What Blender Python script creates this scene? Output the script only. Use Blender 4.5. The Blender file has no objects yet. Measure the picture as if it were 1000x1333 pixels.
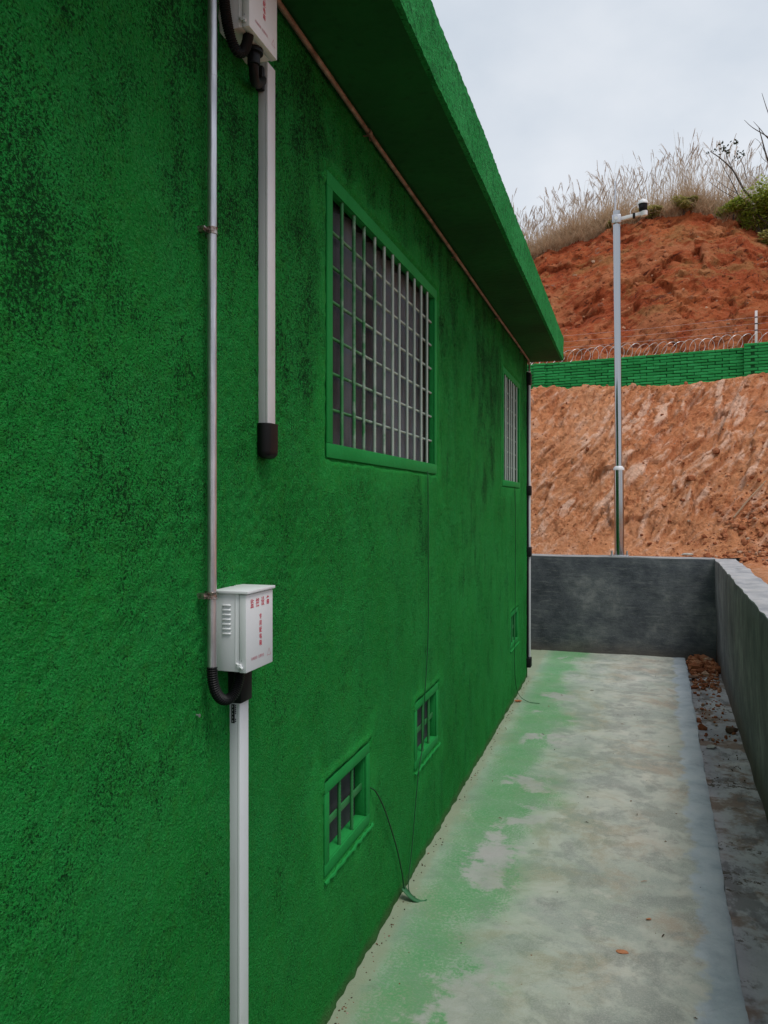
import bpy, bmesh, math, random
import numpy as np
from mathutils import Vector, Matrix

random.seed(7)
rng = np.random.default_rng(11)
SC = bpy.context.scene
COL = SC.collection

# ------------------------------------------------------------------ camera
TH = math.atan(0.318)                      # yaw of the view to the left of the wall direction (+Y)
cam = bpy.data.cameras.new('camera')
cam.sensor_fit = 'HORIZONTAL'; cam.sensor_width = 36.0; cam.lens = 36.0
cam.shift_y = -0.0115; cam.clip_start = 0.05; cam.clip_end = 6000
camo = bpy.data.objects.new('camera', cam); COL.objects.link(camo)
camo.location = (0, 0, 1.6); camo.rotation_euler = (math.pi / 2, 0, TH)
SC.camera = camo

# ------------------------------------------------------------------ sky, sun, exposure
SUN_EL, SUN_AZ = math.radians(65), math.radians(125)       # azimuth from +Y towards +X
w = bpy.data.worlds.new('World'); SC.world = w; w.use_nodes = True
nt = w.node_tree; nt.nodes.clear()
def wn(t, **k):
    n = nt.nodes.new(t)
    for a, b in k.items(): setattr(n, a, b)
    return n
wo = wn('ShaderNodeOutputWorld'); wb = wn('ShaderNodeBackground'); wb.inputs[1].default_value = 0.1
sky = wn('ShaderNodeTexSky', sky_type='NISHITA', sun_disc=False, sun_elevation=SUN_EL, sun_rotation=SUN_AZ)
tc = wn('ShaderNodeTexCoord')
mp = wn('ShaderNodeMapping'); mp.inputs['Scale'].default_value = (1.0, 1.0, 1.7)
nz = wn('ShaderNodeTexNoise'); nz.inputs['Scale'].default_value = 2.6; nz.inputs['Detail'].default_value = 7; nz.inputs['Roughness'].default_value = 0.5
cr = wn('ShaderNodeValToRGB')
cr.color_ramp.elements[0].position = 0.33; cr.color_ramp.elements[0].color = (0.405, 0.465, 0.535, 1)
cr.color_ramp.elements[1].position = 0.66; cr.color_ramp.elements[1].color = (0.595, 0.625, 0.665, 1)
sc10 = wn('ShaderNodeVectorMath', operation='SCALE'); sc10.inputs['Scale'].default_value = 10.0
mx = wn('ShaderNodeMix', data_type='RGBA'); mx.inputs[0].default_value = 0.93      # cloud deck over the blue
L = nt.links.new
L(tc.outputs['Generated'], mp.inputs[0]); L(mp.outputs[0], nz.inputs['Vector']); L(nz.outputs['Fac'], cr.inputs[0])
L(cr.outputs[0], sc10.inputs[0]); L(sky.outputs[0], mx.inputs[6]); L(sc10.outputs[0], mx.inputs[7])
L(mx.outputs[2], wb.inputs[0]); L(wb.outputs[0], wo.inputs[0])

sun = bpy.data.lights.new('sun', 'SUN'); sun.energy = 1.5; sun.angle = math.radians(22); sun.color = (1.0, 0.97, 0.92)
suno = bpy.data.objects.new('sun', sun); COL.objects.link(suno)
sd = Vector((math.sin(SUN_AZ) * math.cos(SUN_EL), math.cos(SUN_AZ) * math.cos(SUN_EL), math.sin(SUN_EL)))
suno.rotation_euler = (-sd).to_track_quat('-Z', 'Y').to_euler()

vs = SC.view_settings
vs.view_transform = 'Standard'; vs.look = 'None'; vs.gamma = 1.0; vs.use_curve_mapping = False; vs.exposure = 0.45
SC.render.engine = 'CYCLES'
SC.cycles.use_denoising = True
SC.cycles.max_bounces = 8

# ------------------------------------------------------------------ numpy noise
_perm = rng.permutation(256); _perm = np.concatenate([_perm, _perm, _perm])
_g = rng.normal(size=(256, 3)); _g /= np.linalg.norm(_g, axis=1)[:, None]
def perlin(x, y, z):
    x, y, z = np.broadcast_arrays(np.asarray(x, float), np.asarray(y, float), np.asarray(z, float))
    xi, yi, zi = np.floor(x).astype(int), np.floor(y).astype(int), np.floor(z).astype(int)
    xf, yf, zf = x - xi, y - yi, z - zi
    f = lambda t: t * t * t * (t * (t * 6 - 15) + 10)
    u, v, w_ = f(xf), f(yf), f(zf)
    out = 0
    for dx in (0, 1):
        for dy in (0, 1):
            for dz in (0, 1):
                h = _perm[_perm[_perm[(xi + dx) & 255] + ((yi + dy) & 255)] + ((zi + dz) & 255)]
                g = _g[h]
                d = g[..., 0] * (xf - dx) + g[..., 1] * (yf - dy) + g[..., 2] * (zf - dz)
                out = out + d * (u if dx else 1 - u) * (v if dy else 1 - v) * (w_ if dz else 1 - w_)
    return out * 1.5
def fbm(x, y, z, o=4, r=0.5):
    a, s, t = 1.0, 1.0, 0
    for i in range(o):
        t = t + a * perlin(x * s + 17.3 * i, y * s + 5.1 * i, z * s + 9.7 * i); a *= r; s *= 2.03
    return t
def ridged(x, y, z, o=3):
    a, s, t = 1.0, 1.0, 0
    for i in range(o):
        t = t + a * (1 - 2 * np.abs(perlin(x * s + 7.7 * i, y * s + 3.3 * i, z * s))); a *= 0.5; s *= 2.1
    return t
def _hash(i, j, k):
    n = (i * 374761393 + j * 668265263 + k * 2147483647) & 0x7fffffff
    n = ((n ^ (n >> 13)) * 1274126177) & 0x7fffffff
    n = ((n ^ (n >> 16)) * 974634777) & 0x7fffffff
    return (n ^ (n >> 15)) % 100003 / 100003.0
def cells(u, v, seed=0):
    """nearest-cell lookup: three random numbers of the cell, offset from its centre, distance to the border"""
    ui, vi = np.floor(u).astype(np.int64), np.floor(v).astype(np.int64)
    f1 = np.full(u.shape, 9.0); f2 = np.full(u.shape, 9.0); ci = ui.copy(); cj = vi.copy(); du = np.zeros(u.shape); dv = np.zeros(u.shape)
    for a in (-1, 0, 1):
        for b in (-1, 0, 1):
            x = ui + a; y = vi + b
            px = x + _hash(x, y, seed); py = y + _hash(x, y, seed + 1)
            d = (u - px) ** 2 + (v - py) ** 2
            m = d < f1
            f2 = np.where(m, f1, np.minimum(f2, d)); f1 = np.where(m, d, f1)
            ci = np.where(m, x, ci); cj = np.where(m, y, cj); du = np.where(m, u - px, du); dv = np.where(m, v - py, dv)
    return _hash(ci, cj, seed + 2), _hash(ci, cj, seed + 3), _hash(ci, cj, seed + 4), du, dv, np.sqrt(f2) - np.sqrt(f1)
def ss(a, b, x):
    t = np.clip((np.asarray(x, float) - a) / (b - a), 0, 1); return t * t * (3 - 2 * t)

# ------------------------------------------------------------------ mesh helpers
def mesh_from(verts, faces, smooth=True):
    me = bpy.data.meshes.new('mesh')
    verts = np.asarray(verts, dtype=np.float32)
    if isinstance(faces, np.ndarray):
        n = faces.shape[1]
        me.vertices.add(len(verts)); me.vertices.foreach_set('co', verts.ravel())
        me.loops.add(faces.size); me.loops.foreach_set('vertex_index', faces.astype(np.int32).ravel())
        me.polygons.add(len(faces)); me.polygons.foreach_set('loop_start', np.arange(len(faces), dtype=np.int32) * n)
        me.update(calc_edges=True)
    else:
        me.from_pydata([tuple(map(float, v)) for v in verts], [], faces)
    me.polygons.foreach_set('use_smooth', [bool(smooth)] * len(me.polygons))
    me.update(); me.validate()
    return me
def link(name, me, mat=None, parent=None, **props):
    o = bpy.data.objects.new(name, me); COL.objects.link(o)
    if mat is not None and me is not None and not me.materials: me.materials.append(mat)
    if parent is not None: o.parent = parent
    for k, v in props.items(): o[k] = v
    return o
def empty(name, loc, label, cat, group=None, rz=0.0):
    o = bpy.data.objects.new(name, None); COL.objects.link(o); o.location = loc; o.rotation_euler = (0, 0, rz)
    o.empty_display_size = 0.1
    tag(o, label, cat, group); return o
def tag(o, label, cat, group=None):
    o['label'] = label; o['category'] = cat
    if group: o['group'] = group
    return o

class MB:
    """collects pieces of one part"""
    def __init__(s): s.v = []; s.f = []
    def add(s, v, f):
        b = len(s.v); s.v += [tuple(p) for p in v]; s.f += [tuple(i + b for i in q) for q in f]; return s
    def box(s, lo, hi):
        x0, y0, z0 = lo; x1, y1, z1 = hi
        return s.add([(x0,y0,z0),(x1,y0,z0),(x1,y1,z0),(x0,y1,z0),(x0,y0,z1),(x1,y0,z1),(x1,y1,z1),(x0,y1,z1)],
                     [(0,3,2,1),(4,5,6,7),(0,1,5,4),(1,2,6,5),(2,3,7,6),(3,0,4,7)])
    def tube(s, pts, r, n=8, cap=True):
        pts = [Vector(p) for p in pts]; m = len(pts)
        rr = r if hasattr(r, '__len__') else [r] * m
        v, f = [], []
        t0 = (pts[1] - pts[0]).normalized()
        a = t0.orthogonal().normalized()
        for i, p in enumerate(pts):
            t = (pts[min(i + 1, m - 1)] - pts[max(i - 1, 0)]).normalized()
            a = (a - t * a.dot(t)).normalized(); b = t.cross(a)
            for k in range(n):
                an = 2 * math.pi * k / n
                v.append(p + (a * math.cos(an) + b * math.sin(an)) * rr[i])
        for i in range(m - 1):
            for k in range(n):
                f.append((i*n+k, i*n+(k+1) % n, (i+1)*n+(k+1) % n, (i+1)*n+k))
        if cap: f.append(tuple(reversed(range(n)))); f.append(tuple((m-1)*n + k for k in range(n)))
        return s.add(v, f)
    def build(s, name, mat, parent=None, smooth=False, bevel=0.0, **props):
        me = mesh_from(s.v, s.f, smooth)
        if bevel:
            bm = bmesh.new(); bm.from_mesh(me)
            bmesh.ops.bevel(bm, geom=bm.edges[:], offset=bevel, segments=2, profile=0.5, affect='EDGES')
            bm.to_mesh(me); bm.free()
            me.polygons.foreach_set('use_smooth', [True] * len(me.polygons))
            me.set_sharp_from_angle(angle=math.radians(35))
        elif smooth:
            me.set_sharp_from_angle(angle=math.radians(50))
        return link(name, me, mat, parent, **props)

def grid_faces(nu, nv, keep=None):
    i, j = np.meshgrid(np.arange(nu - 1), np.arange(nv - 1), indexing='ij')
    a = i * nv + j
    q = np.stack([a, a + nv, a + nv + 1, a + 1], -1)
    return q[keep] if keep is not None else q.reshape(-1, 4)

def gridbox(lo, hi, step, fn, skip=()):
    """box with gridded faces; fn maps an (n,3) array of positions to displaced ones"""
    V, F, b = [], [], 0
    lo, hi = np.array(lo, float), np.array(hi, float)
    step = np.array(step if hasattr(step, '__len__') else (step,) * 3, float)
    n = np.maximum(1, np.round((hi - lo) / step).astype(int))
    ax = [np.linspace(lo[i], hi[i], n[i] + 1) for i in range(3)]
    for axis in range(3):
        u, v = (axis + 1) % 3, (axis + 2) % 3
        for side in (0, 1):
            if (axis, side) in skip: continue
            U, W = np.meshgrid(ax[u], ax[v], indexing='ij')
            P = np.zeros(U.shape + (3,)); P[..., u] = U; P[..., v] = W; P[..., axis] = hi[axis] if side else lo[axis]
            f = grid_faces(*U.shape)
            if not side: f = f[:, ::-1]
            V.append(fn(P.reshape(-1, 3).copy())); F.append(f + b); b += U.size
    return mesh_from(np.concatenate(V), np.concatenate(F), True)

# ------------------------------------------------------------------ material helpers
class M:
    def __init__(s, name, rough=0.8, spec=0.3):
        s.m = bpy.data.materials.new(name); s.m.use_nodes = True; s.t = s.m.node_tree
        s.b = s.t.nodes['Principled BSDF']; s.b.inputs['Roughness'].default_value = rough
        s.b.inputs['Specular IOR Level'].default_value = spec
        s.co = s.t.nodes.new('ShaderNodeTexCoord').outputs['Object']
    def n(s, t, **k):
        x = s.t.nodes.new(t)
        for a, b in k.items(): setattr(x, a, b)
        return x
    def l(s, a, b): s.t.links.new(a, b)
    def val(s, sock, v):
        if hasattr(v, 'is_linked') or hasattr(v, 'node'): s.l(v, sock)
        else: sock.default_value = v
    def pos(s): return s.n('ShaderNodeNewGeometry').outputs['Position']
    def map(s, src, scale=(1,1,1), rot=(0,0,0), loc=(0,0,0)):
        x = s.n('ShaderNodeMapping'); s.l(src, x.inputs[0]); x.inputs['Scale'].default_value = scale
        x.inputs['Rotation'].default_value = rot; x.inputs['Location'].default_value = loc; return x.outputs[0]
    def noise(s, src, scale, detail=4, rough=0.5, dist=0.0):
        x = s.n('ShaderNodeTexNoise'); s.l(src, x.inputs['Vector']); x.inputs['Scale'].default_value = scale
        x.inputs['Detail'].default_value = detail; x.inputs['Roughness'].default_value = rough; x.inputs['Distortion'].default_value = dist
        return x.outputs['Fac']
    def vor(s, src, scale, feature='F1', out='Distance', rnd=1.0):
        x = s.n('ShaderNodeTexVoronoi', feature=feature); s.l(src, x.inputs['Vector']); x.inputs['Scale'].default_value = scale
        x.inputs['Randomness'].default_value = rnd
        return x.outputs[out]
    def rng(s, v, a, b, c=0.0, d=1.0):
        x = s.n('ShaderNodeMapRange', interpolation_type='SMOOTHSTEP'); s.val(x.inputs[0], v)
        for i, q in enumerate((a, b, c, d)): s.val(x.inputs[1 + i], q)
        return x.outputs[0]
    def math(s, op, a, b=0.0, c=0.0):
        x = s.n('ShaderNodeMath', operation=op); s.val(x.inputs[0], a); s.val(x.inputs[1], b); s.val(x.inputs[2], c); return x.outputs[0]
    def mix(s, f, a, b, mode='MIX'):
        x = s.n('ShaderNodeMix', data_type='RGBA', blend_type=mode); s.val(x.inputs[0], f)
        for i, q in ((6, a), (7, b)):
            if isinstance(q, tuple): x.inputs[i].default_value = q + (1,) if len(q) == 3 else q
            else: s.l(q, x.inputs[i])
        return x.outputs[2]
    def ramp(s, v, *st):
        x = s.n('ShaderNodeValToRGB'); s.l(v, x.inputs[0]); e = x.color_ramp.elements
        while len(e) < len(st): e.new(0.5)
        for i, (p, c) in enumerate(st): e[i].position = p; e[i].color = c + (1,)
        return x.outputs[0]
    def xyz(s, src):
        x = s.n('ShaderNodeSeparateXYZ'); s.l(src, x.inputs[0]); return x.outputs
    def attr(s, name):
        return s.n('ShaderNodeAttribute', attribute_name=name).outputs['Fac']
    def color(s, c):
        s.val(s.b.inputs['Base Color'], c + (1,) if isinstance(c, tuple) else c); return s
    def rough(s, v): s.val(s.b.inputs['Roughness'], v); return s
    def bump(s, h, strength=0.5, dist=0.01, prev=None):
        x = s.n('ShaderNodeBump'); s.val(x.inputs['Strength'], strength); x.inputs['Distance'].default_value = dist; s.l(h, x.inputs['Height'])
        if prev is not None: s.l(prev, x.inputs['Normal'])
        s.l(x.outputs[0], s.b.inputs['Normal']); return x.outputs[0]

MAT = {}
GREEN = (0.010, 0.235, 0.040)
# rough sprayed cement stucco, painted green
a = M('stucco_green', 0.88, 0.10); P_ = a.pos(); X, Y, Z = a.xyz(P_)
big = a.noise(P_, 1.1, 4, 0.55); mid = a.noise(P_, 5, 4, 0.6)
sm = a.attr('smooth')
coarse = a.rng(a.math('ADD', a.math('MULTIPLY', Z, 0.16), big), 0.62, 1.02)            # rougher daub higher up
coarse = a.math('MULTIPLY', coarse, a.math('SUBTRACT', 1.0, sm))
streakm = a.math('MULTIPLY', a.rng(a.noise(a.map(P_, (1, 6.0, 0.7)), 2.6, 6, 0.66), 0.50, 0.66), a.rng(a.math('ADD', a.math('MULTIPLY', Z, 0.5), a.math('MULTIPLY', Y, 0.25)), 0.7, 1.6))
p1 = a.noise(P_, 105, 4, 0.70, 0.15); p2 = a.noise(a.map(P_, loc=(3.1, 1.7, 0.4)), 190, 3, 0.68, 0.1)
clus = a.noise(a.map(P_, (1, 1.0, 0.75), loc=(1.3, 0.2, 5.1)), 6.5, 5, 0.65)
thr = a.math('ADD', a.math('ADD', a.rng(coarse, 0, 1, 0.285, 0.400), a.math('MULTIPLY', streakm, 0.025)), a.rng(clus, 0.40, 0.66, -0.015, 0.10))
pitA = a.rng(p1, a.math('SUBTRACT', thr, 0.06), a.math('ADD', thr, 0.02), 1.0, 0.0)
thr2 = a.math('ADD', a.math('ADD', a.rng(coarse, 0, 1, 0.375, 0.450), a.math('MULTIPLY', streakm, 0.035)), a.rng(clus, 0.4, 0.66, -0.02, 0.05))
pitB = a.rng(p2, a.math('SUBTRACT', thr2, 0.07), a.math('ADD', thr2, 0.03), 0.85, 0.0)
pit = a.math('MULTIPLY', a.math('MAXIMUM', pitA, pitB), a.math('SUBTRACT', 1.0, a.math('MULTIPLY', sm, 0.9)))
c = a.ramp(big, (0.3, (0.006, 0.192, 0.024)), (0.5, (0.011, 0.240, 0.034)), (0.7, (0.019, 0.280, 0.046)))
c = a.mix(a.rng(mid, 0.35, 0.75, 0.0, 0.55), c, (0.017, 0.275, 0.056))
c = a.mix(a.rng(a.noise(P_, 150, 3, 0.75), 0.48, 0.66, 0, 0.6), c, (0.050, 0.340, 0.085))
c = a.mix(a.rng(a.noise(a.map(P_, loc=(7, 7, 1)), 40, 4, 0.7), 0.45, 0.75, 0, 0.4), c, (0.035, 0.200, 0.022))
streak = a.rng(a.noise(a.map(P_, (1, 5.0, 0.55)), 2.2, 5, 0.6), 0.50, 0.70)
c = a.mix(a.math('MULTIPLY', streak, a.rng(Z, 0.9, 2.6, 0.0, 0.22)), c, (0.010, 0.125, 0.022))
far_s = a.rng(a.noise(a.map(P_, (1, 7.0, 0.8)), 3.0, 6, 0.65), 0.54, 0.68)
c = a.mix(a.math('MULTIPLY', far_s, a.rng(Y, 2.5, 4.0, 0.0, 0.40)), c, (0.006, 0.110, 0.020))
c = a.mix(a.math('MULTIPLY', pit, 0.93), c, (0.003, 0.034, 0.009))  # dark specks paint the shade inside the pits into the green
base_d = a.math('MULTIPLY', a.rng(a.math('ADD', Z, a.math('MULTIPLY', mid, 0.06)), 0.03, 0.09, 1, 0), 0.6)
c = a.mix(base_d, c, (0.10, 0.12, 0.06))
c = a.mix(a.rng(sm, 0.85, 1.0), c, (0.018, 0.275, 0.060))
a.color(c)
h = a.math('SUBTRACT', a.math('ADD', a.noise(P_, 165, 3, 0.7), a.math('MULTIPLY', p2, 0.5)), a.math('MULTIPLY', pit, 0.6))
a.bump(h, a.rng(sm, 0, 1, 1.0, 0.15), 0.012)
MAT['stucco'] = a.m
# smoother painted plaster (frames, soffit)
a = M('painted_plaster_green', 0.75, 0.12); P_ = a.pos()
n1 = a.noise(P_, 3, 5, 0.6); n2 = a.noise(P_, 45, 4, 0.6)
c = a.ramp(n1, (0.3, (0.011, 0.215, 0.042)), (0.7, (0.018, 0.262, 0.058)))
c = a.mix(a.rng(n2, 0.55, 0.8, 0, 0.5), c, (0.010, 0.130, 0.030)); a.color(c); a.bump(n2, 0.35, 0.006)
MAT['plaster'] = a.m
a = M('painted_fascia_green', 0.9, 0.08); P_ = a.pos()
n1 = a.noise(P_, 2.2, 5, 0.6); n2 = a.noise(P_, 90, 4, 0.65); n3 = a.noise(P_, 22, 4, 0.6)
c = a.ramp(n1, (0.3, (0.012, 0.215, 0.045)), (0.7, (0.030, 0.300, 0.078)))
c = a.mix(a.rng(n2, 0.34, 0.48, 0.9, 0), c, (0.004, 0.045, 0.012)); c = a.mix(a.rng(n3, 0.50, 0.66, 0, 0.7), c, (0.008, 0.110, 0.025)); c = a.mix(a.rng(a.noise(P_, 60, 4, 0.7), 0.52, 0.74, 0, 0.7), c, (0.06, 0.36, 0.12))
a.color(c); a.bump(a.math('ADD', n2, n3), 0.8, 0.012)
MAT['fascia'] = a.m
a = M('shaded_soffit_green', 0.85, 0.15); P_ = a.pos()  # same green paint darkened, shade under the eave put into the colour
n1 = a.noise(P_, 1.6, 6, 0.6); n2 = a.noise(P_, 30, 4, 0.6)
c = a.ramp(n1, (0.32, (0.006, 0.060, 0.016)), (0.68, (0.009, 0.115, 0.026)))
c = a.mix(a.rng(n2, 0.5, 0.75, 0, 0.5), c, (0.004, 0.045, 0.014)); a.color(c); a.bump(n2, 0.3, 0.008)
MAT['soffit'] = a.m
# green painted brick
a = M('painted_brick_green', 0.7, 0.25); P_ = a.pos(); rnd = a.n('ShaderNodeObjectInfo').outputs['Random']
c = a.ramp(rnd, (0.0, (0.008, 0.215, 0.050)), (0.5, (0.012, 0.275, 0.065)), (1.0, (0.022, 0.330, 0.090)))
n2 = a.noise(P_, 25, 4, 0.6); c = a.mix(a.rng(n2, 0.5, 0.8, 0, 0.6), c, (0.006, 0.120, 0.028)); a.color(c); a.bump(n2, 0.5, 0.01)
MAT['brick'] = a.m
a = M('painted_joint_green', 0.85, 0.2); a.color((0.004, 0.070, 0.018)); MAT['joint'] = a.m
# concrete slab with overspray
a = M('slab_concrete', 0.62, 0.35); P_ = a.pos(); X, Y, Z = a.xyz(P_)
n1 = a.noise(P_, 1.7, 7, 0.66, 0.5); n2 = a.noise(P_, 5.5, 6, 0.66, 0.3); n3 = a.noise(P_, 170, 3, 0.65); n4 = a.noise(a.map(P_, loc=(9, 4, 0)), 2.6, 7, 0.66, 0.4)
n7 = a.noise(a.map(P_, loc=(6, 1, 3)), 3.4, 7, 0.7, 0.3)
n5 = a.noise(a.map(P_, (1, 0.35, 1), rot=(0, 0, 0.5), loc=(2, 8, 0)), 9, 5, 0.65)
c = a.ramp(n1, (0.30, (0.250, 0.285, 0.240)), (0.45, (0.375, 0.400, 0.345)), (0.58, (0.440, 0.445, 0.390)), (0.72, (0.54, 0.515, 0.445)))
c = a.mix(a.rng(n4, 0.48, 0.62, 0, 0.75), c, (0.33, 0.255, 0.19))
c = a.mix(a.rng(n4, 0.50, 0.36, 0, 0.6), c, (0.25, 0.285, 0.26))
c = a.mix(a.rng(n2, 0.48, 0.64, 0, 0.7), c, (0.215, 0.220, 0.200))
c = a.mix(a.rng(n5, 0.54, 0.70, 0, 0.35), c, (0.50, 0.48, 0.43))
c = a.mix(a.rng(n7, 0.49, 0.60, 0, 0.6), c, (0.205, 0.225, 0.205)); c = a.mix(a.rng(n7, 0.43, 0.36, 0, 0.5), c, (0.50, 0.48, 0.42))
c = a.mix(a.rng(n3, 0.40, 0.7, 0, 0.35), c, (0.52, 0.50, 0.45))
edge = a.math('SUBTRACT', a.math('ADD', 0.2605, a.math('MULTIPLY', Y, 0.0357)), X)                  # distance in from the drain edge
ew = a.math('ADD', -0.01, a.math('MULTIPLY', a.noise(P_, 4.5, 6, 0.66), 0.26))
em = a.rng(edge, a.math('SUBTRACT', ew, 0.015), a.math('ADD', ew, 0.02), 1, 0)
c = a.mix(a.math('MULTIPLY', em, 0.85), c, a.ramp(n2, (0.3, (0.25, 0.30, 0.35)), (0.5, (0.37, 0.42, 0.47)), (0.72, (0.50, 0.53, 0.55))))
wd = a.math('ADD', X, 0.884)                                                                       # distance from the wall
pn = a.noise(P_, 1.6, 3, 0.5); pn2 = a.noise(a.map(P_, loc=(3, 1, 0)), 7, 6, 0.68)
lim = a.math('ADD', -0.06, a.math('MULTIPLY', pn, 0.74)); lim = a.math('ADD', lim, a.math('MULTIPLY', pn2, 0.20))
spray = a.rng(a.math('SUBTRACT', wd, lim), -0.14, 0.15, 1, 0)
spray = a.math('MULTIPLY', spray, a.rng(a.noise(P_, 90, 4, 0.7), 0.30, 0.62, 0.45, 1))
near = a.rng(a.math('ADD', wd, a.math('MULTIPLY', pn2, 0.06)), 0.02, 0.22, 0.30, 1.0)
bare = a.rng(a.noise(a.map(P_, (1, 1.0, 1), loc=(-2.31, 0.77, 0)), 2.4, 6, 0.66, 0.3), 0.555, 0.63, 1, 0)
def blob(cx, cy, rx, ry):
    dx = a.math('MULTIPLY', a.math('SUBTRACT', X, cx), 1 / rx); dy = a.math('MULTIPLY', a.math('SUBTRACT', Y, cy), 1 / ry)
    r_ = a.math('SQRT', a.math('ADD', a.math('MULTIPLY', dx, dx), a.math('MULTIPLY', dy, dy)))
    return a.rng(a.math('ADD', r_, a.math('MULTIPLY', a.math('SUBTRACT', pn2, 0.5), 5.0)), 0.55, 1.3, 1, 0)
lil = a.math('MAXIMUM', blob(-0.585, 3.42, 0.10, 0.26), blob(-0.46, 2.40, 0.12, 0.22))
bare = a.math('MAXIMUM', bare, a.rng(wd, 0.16, 0.24, 1, 0.0))
bare = a.math('MULTIPLY', bare, a.math('SUBTRACT', 1.0, lil))
spray = a.math('MULTIPLY', a.math('MULTIPLY', spray, near), bare)
drop = a.rng(a.math('SUBTRACT', a.math('MULTIPLY', spray, 0.75), a.noise(a.map(P_, loc=(4, 4, 0)), 130, 3, 0.7)), -0.12, 0.02)
spray = a.math('ADD', a.math('MULTIPLY', spray, 0.62), a.math('MULTIPLY', drop, 0.42))
c = a.mix(a.math('MULTIPLY', a.math('SUBTRACT', 1.0, bare), a.rng(wd, 0.20, 0.62, 0.8, 0)), c, a.ramp(n2, (0.35, (0.38, 0.31, 0.34)), (0.6, (0.53, 0.44, 0.48))))
c = a.mix(a.math('MULTIPLY', spray, a.rng(n2, 0.35, 0.65, 0.92, 0.68)), c, (0.045, 0.270, 0.058))
c = a.mix(a.rng(a.math('SUBTRACT', wd, a.math('MULTIPLY', pn2, 0.09)), -0.015, 0.025, 0.75, 0), c, (0.33, 0.28, 0.21))
faint = a.rng(a.math('SUBTRACT', wd, a.math('MULTIPLY', n4, 1.2)), -0.5, 0.35, 0.40, 0)
c = a.mix(faint, c, (0.17, 0.34, 0.20), 'MIX')
wp = a.n('ShaderNodeVectorMath', operation='ADD'); a.l(P_, wp.inputs[0]); wq = a.n('ShaderNodeTexNoise'); wq.inputs['Scale'].default_value = 3.0; wq.inputs['Detail'].default_value = 6; a.l(P_, wq.inputs['Vector'])
ws = a.n('ShaderNodeVectorMath', operation='SCALE'); a.l(wq.outputs['Color'], ws.inputs[0]); ws.inputs['Scale'].default_value = 0.5; a.l(ws.outputs[0], wp.inputs[1])
crk = a.math('MULTIPLY', a.rng(a.vor(wp.outputs[0], 0.62, 'DISTANCE_TO_EDGE'), 0.0, 0.0035, 1, 0), a.rng(n4, 0.40, 0.55))
c = a.mix(a.math('MULTIPLY', crk, 0.12), c, (0.10, 0.09, 0.075))
spk = a.rng(a.noise(a.map(P_, loc=(1, 6, 0)), 85, 4, 0.75), 0.66, 0.72); c = a.mix(a.math('MULTIPLY', spk, 0.6), c, (0.13, 0.115, 0.09))
spk2 = a.rng(a.noise(a.map(P_, loc=(8, 2, 0)), 120, 3, 0.75), 0.67, 0.73); c = a.mix(a.math('MULTIPLY', spk2, 0.55), c, (0.60, 0.58, 0.52))
a.color(c); a.rough(a.rng(n1, 0.3, 0.7, 0.5, 0.78)); bb = a.bump(n3, 0.6, 0.004); bb = a.bump(crk, 0.08, 0.004, bb); a.bump(n2, 0.45, 0.014, bb)
MAT['slab'] = a.m
# drain floor
a = M('drain_concrete', 0.7, 0.35); P_ = a.pos()
n1 = a.noise(P_, 2.5, 6, 0.62, 0.5); n2 = a.noise(P_, 14, 5, 0.65); n3 = a.noise(a.map(P_, loc=(5, 2, 1)), 3.3, 5, 0.6)
c = a.ramp(n1, (0.3, (0.28, 0.28, 0.285)), (0.5, (0.43, 0.43, 0.43)), (0.72, (0.58, 0.56, 0.52)))
c = a.mix(a.rng(n3, 0.50, 0.60, 0, 0.85), c, (0.20, 0.125, 0.075)); n8 = a.noise(a.map(P_, (1.5, 0.8, 1), loc=(3, 7, 2)), 2.6, 6, 0.68); c = a.mix(a.rng(n8, 0.52, 0.60, 0, 0.7), c, (0.13, 0.125, 0.12)); c = a.mix(a.rng(n2, 0.55, 0.75, 0, 0.7), c, (0.15, 0.12, 0.09)); c = a.mix(a.math('MULTIPLY', a.rng(a.noise(a.map(P_, loc=(1, 1, 1)), 26, 4, 0.7), 0.52, 0.6), a.rng(a.noise(a.map(P_, (1, 3, 1), loc=(0, 3.3, 0)), 1.4, 3), 0.53, 0.62)), c, (0.07, 0.055, 0.03))
a.color(c); a.bump(n2, 0.8, 0.018); MAT['drain'] = a.m
# dark cement render
a = M('cement_render_dark', 0.85, 0.25); P_ = a.pos(); X, Y, Z = a.xyz(P_)
n1 = a.noise(P_, 2.4, 8, 0.70, 0.15); n2 = a.noise(a.map(P_, (1, 1, 1.8)), 7, 7, 0.72, 0.1); n3 = a.noise(P_, 110, 3, 0.6)
c = a.ramp(n1, (0.30, (0.030, 0.036, 0.044)), (0.45, (0.075, 0.083, 0.095)), (0.57, (0.120, 0.130, 0.138)), (0.70, (0.235, 0.238, 0.235)))
c = a.mix(a.rng(n2, 0.5, 0.78, 0, 0.55), c, (0.05, 0.06, 0.06)); c = a.mix(a.rng(n3, 0.5, 0.8, 0, 0.35), c, (0.15, 0.15, 0.14))
n6 = a.noise(a.map(P_, (1.3, 1, 9), rot=(0, 0.25, 0)), 5, 8, 0.75); c = a.mix(a.rng(n6, 0.53, 0.62, 0, 0.45), c, (0.20, 0.205, 0.20)); c = a.mix(a.rng(n6, 0.44, 0.36, 0, 0.5), c, (0.035, 0.035, 0.045))
top = a.rng(Z, 1.018, 1.026); c = a.mix(top, c, a.ramp(n2, (0.3, (0.20, 0.205, 0.22)), (0.7, (0.36, 0.355, 0.355))))
c = a.mix(a.rng(a.math('SUBTRACT', Z, a.math('MULTIPLY', n1, 0.25)), -0.15, 0.05, 0.55, 0), c, (0.10, 0.075, 0.055))
a.color(c); bb = a.bump(n3, 0.45, 0.005); a.bump(n2, 0.4, 0.02, bb); MAT['render'] = a.m
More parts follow.
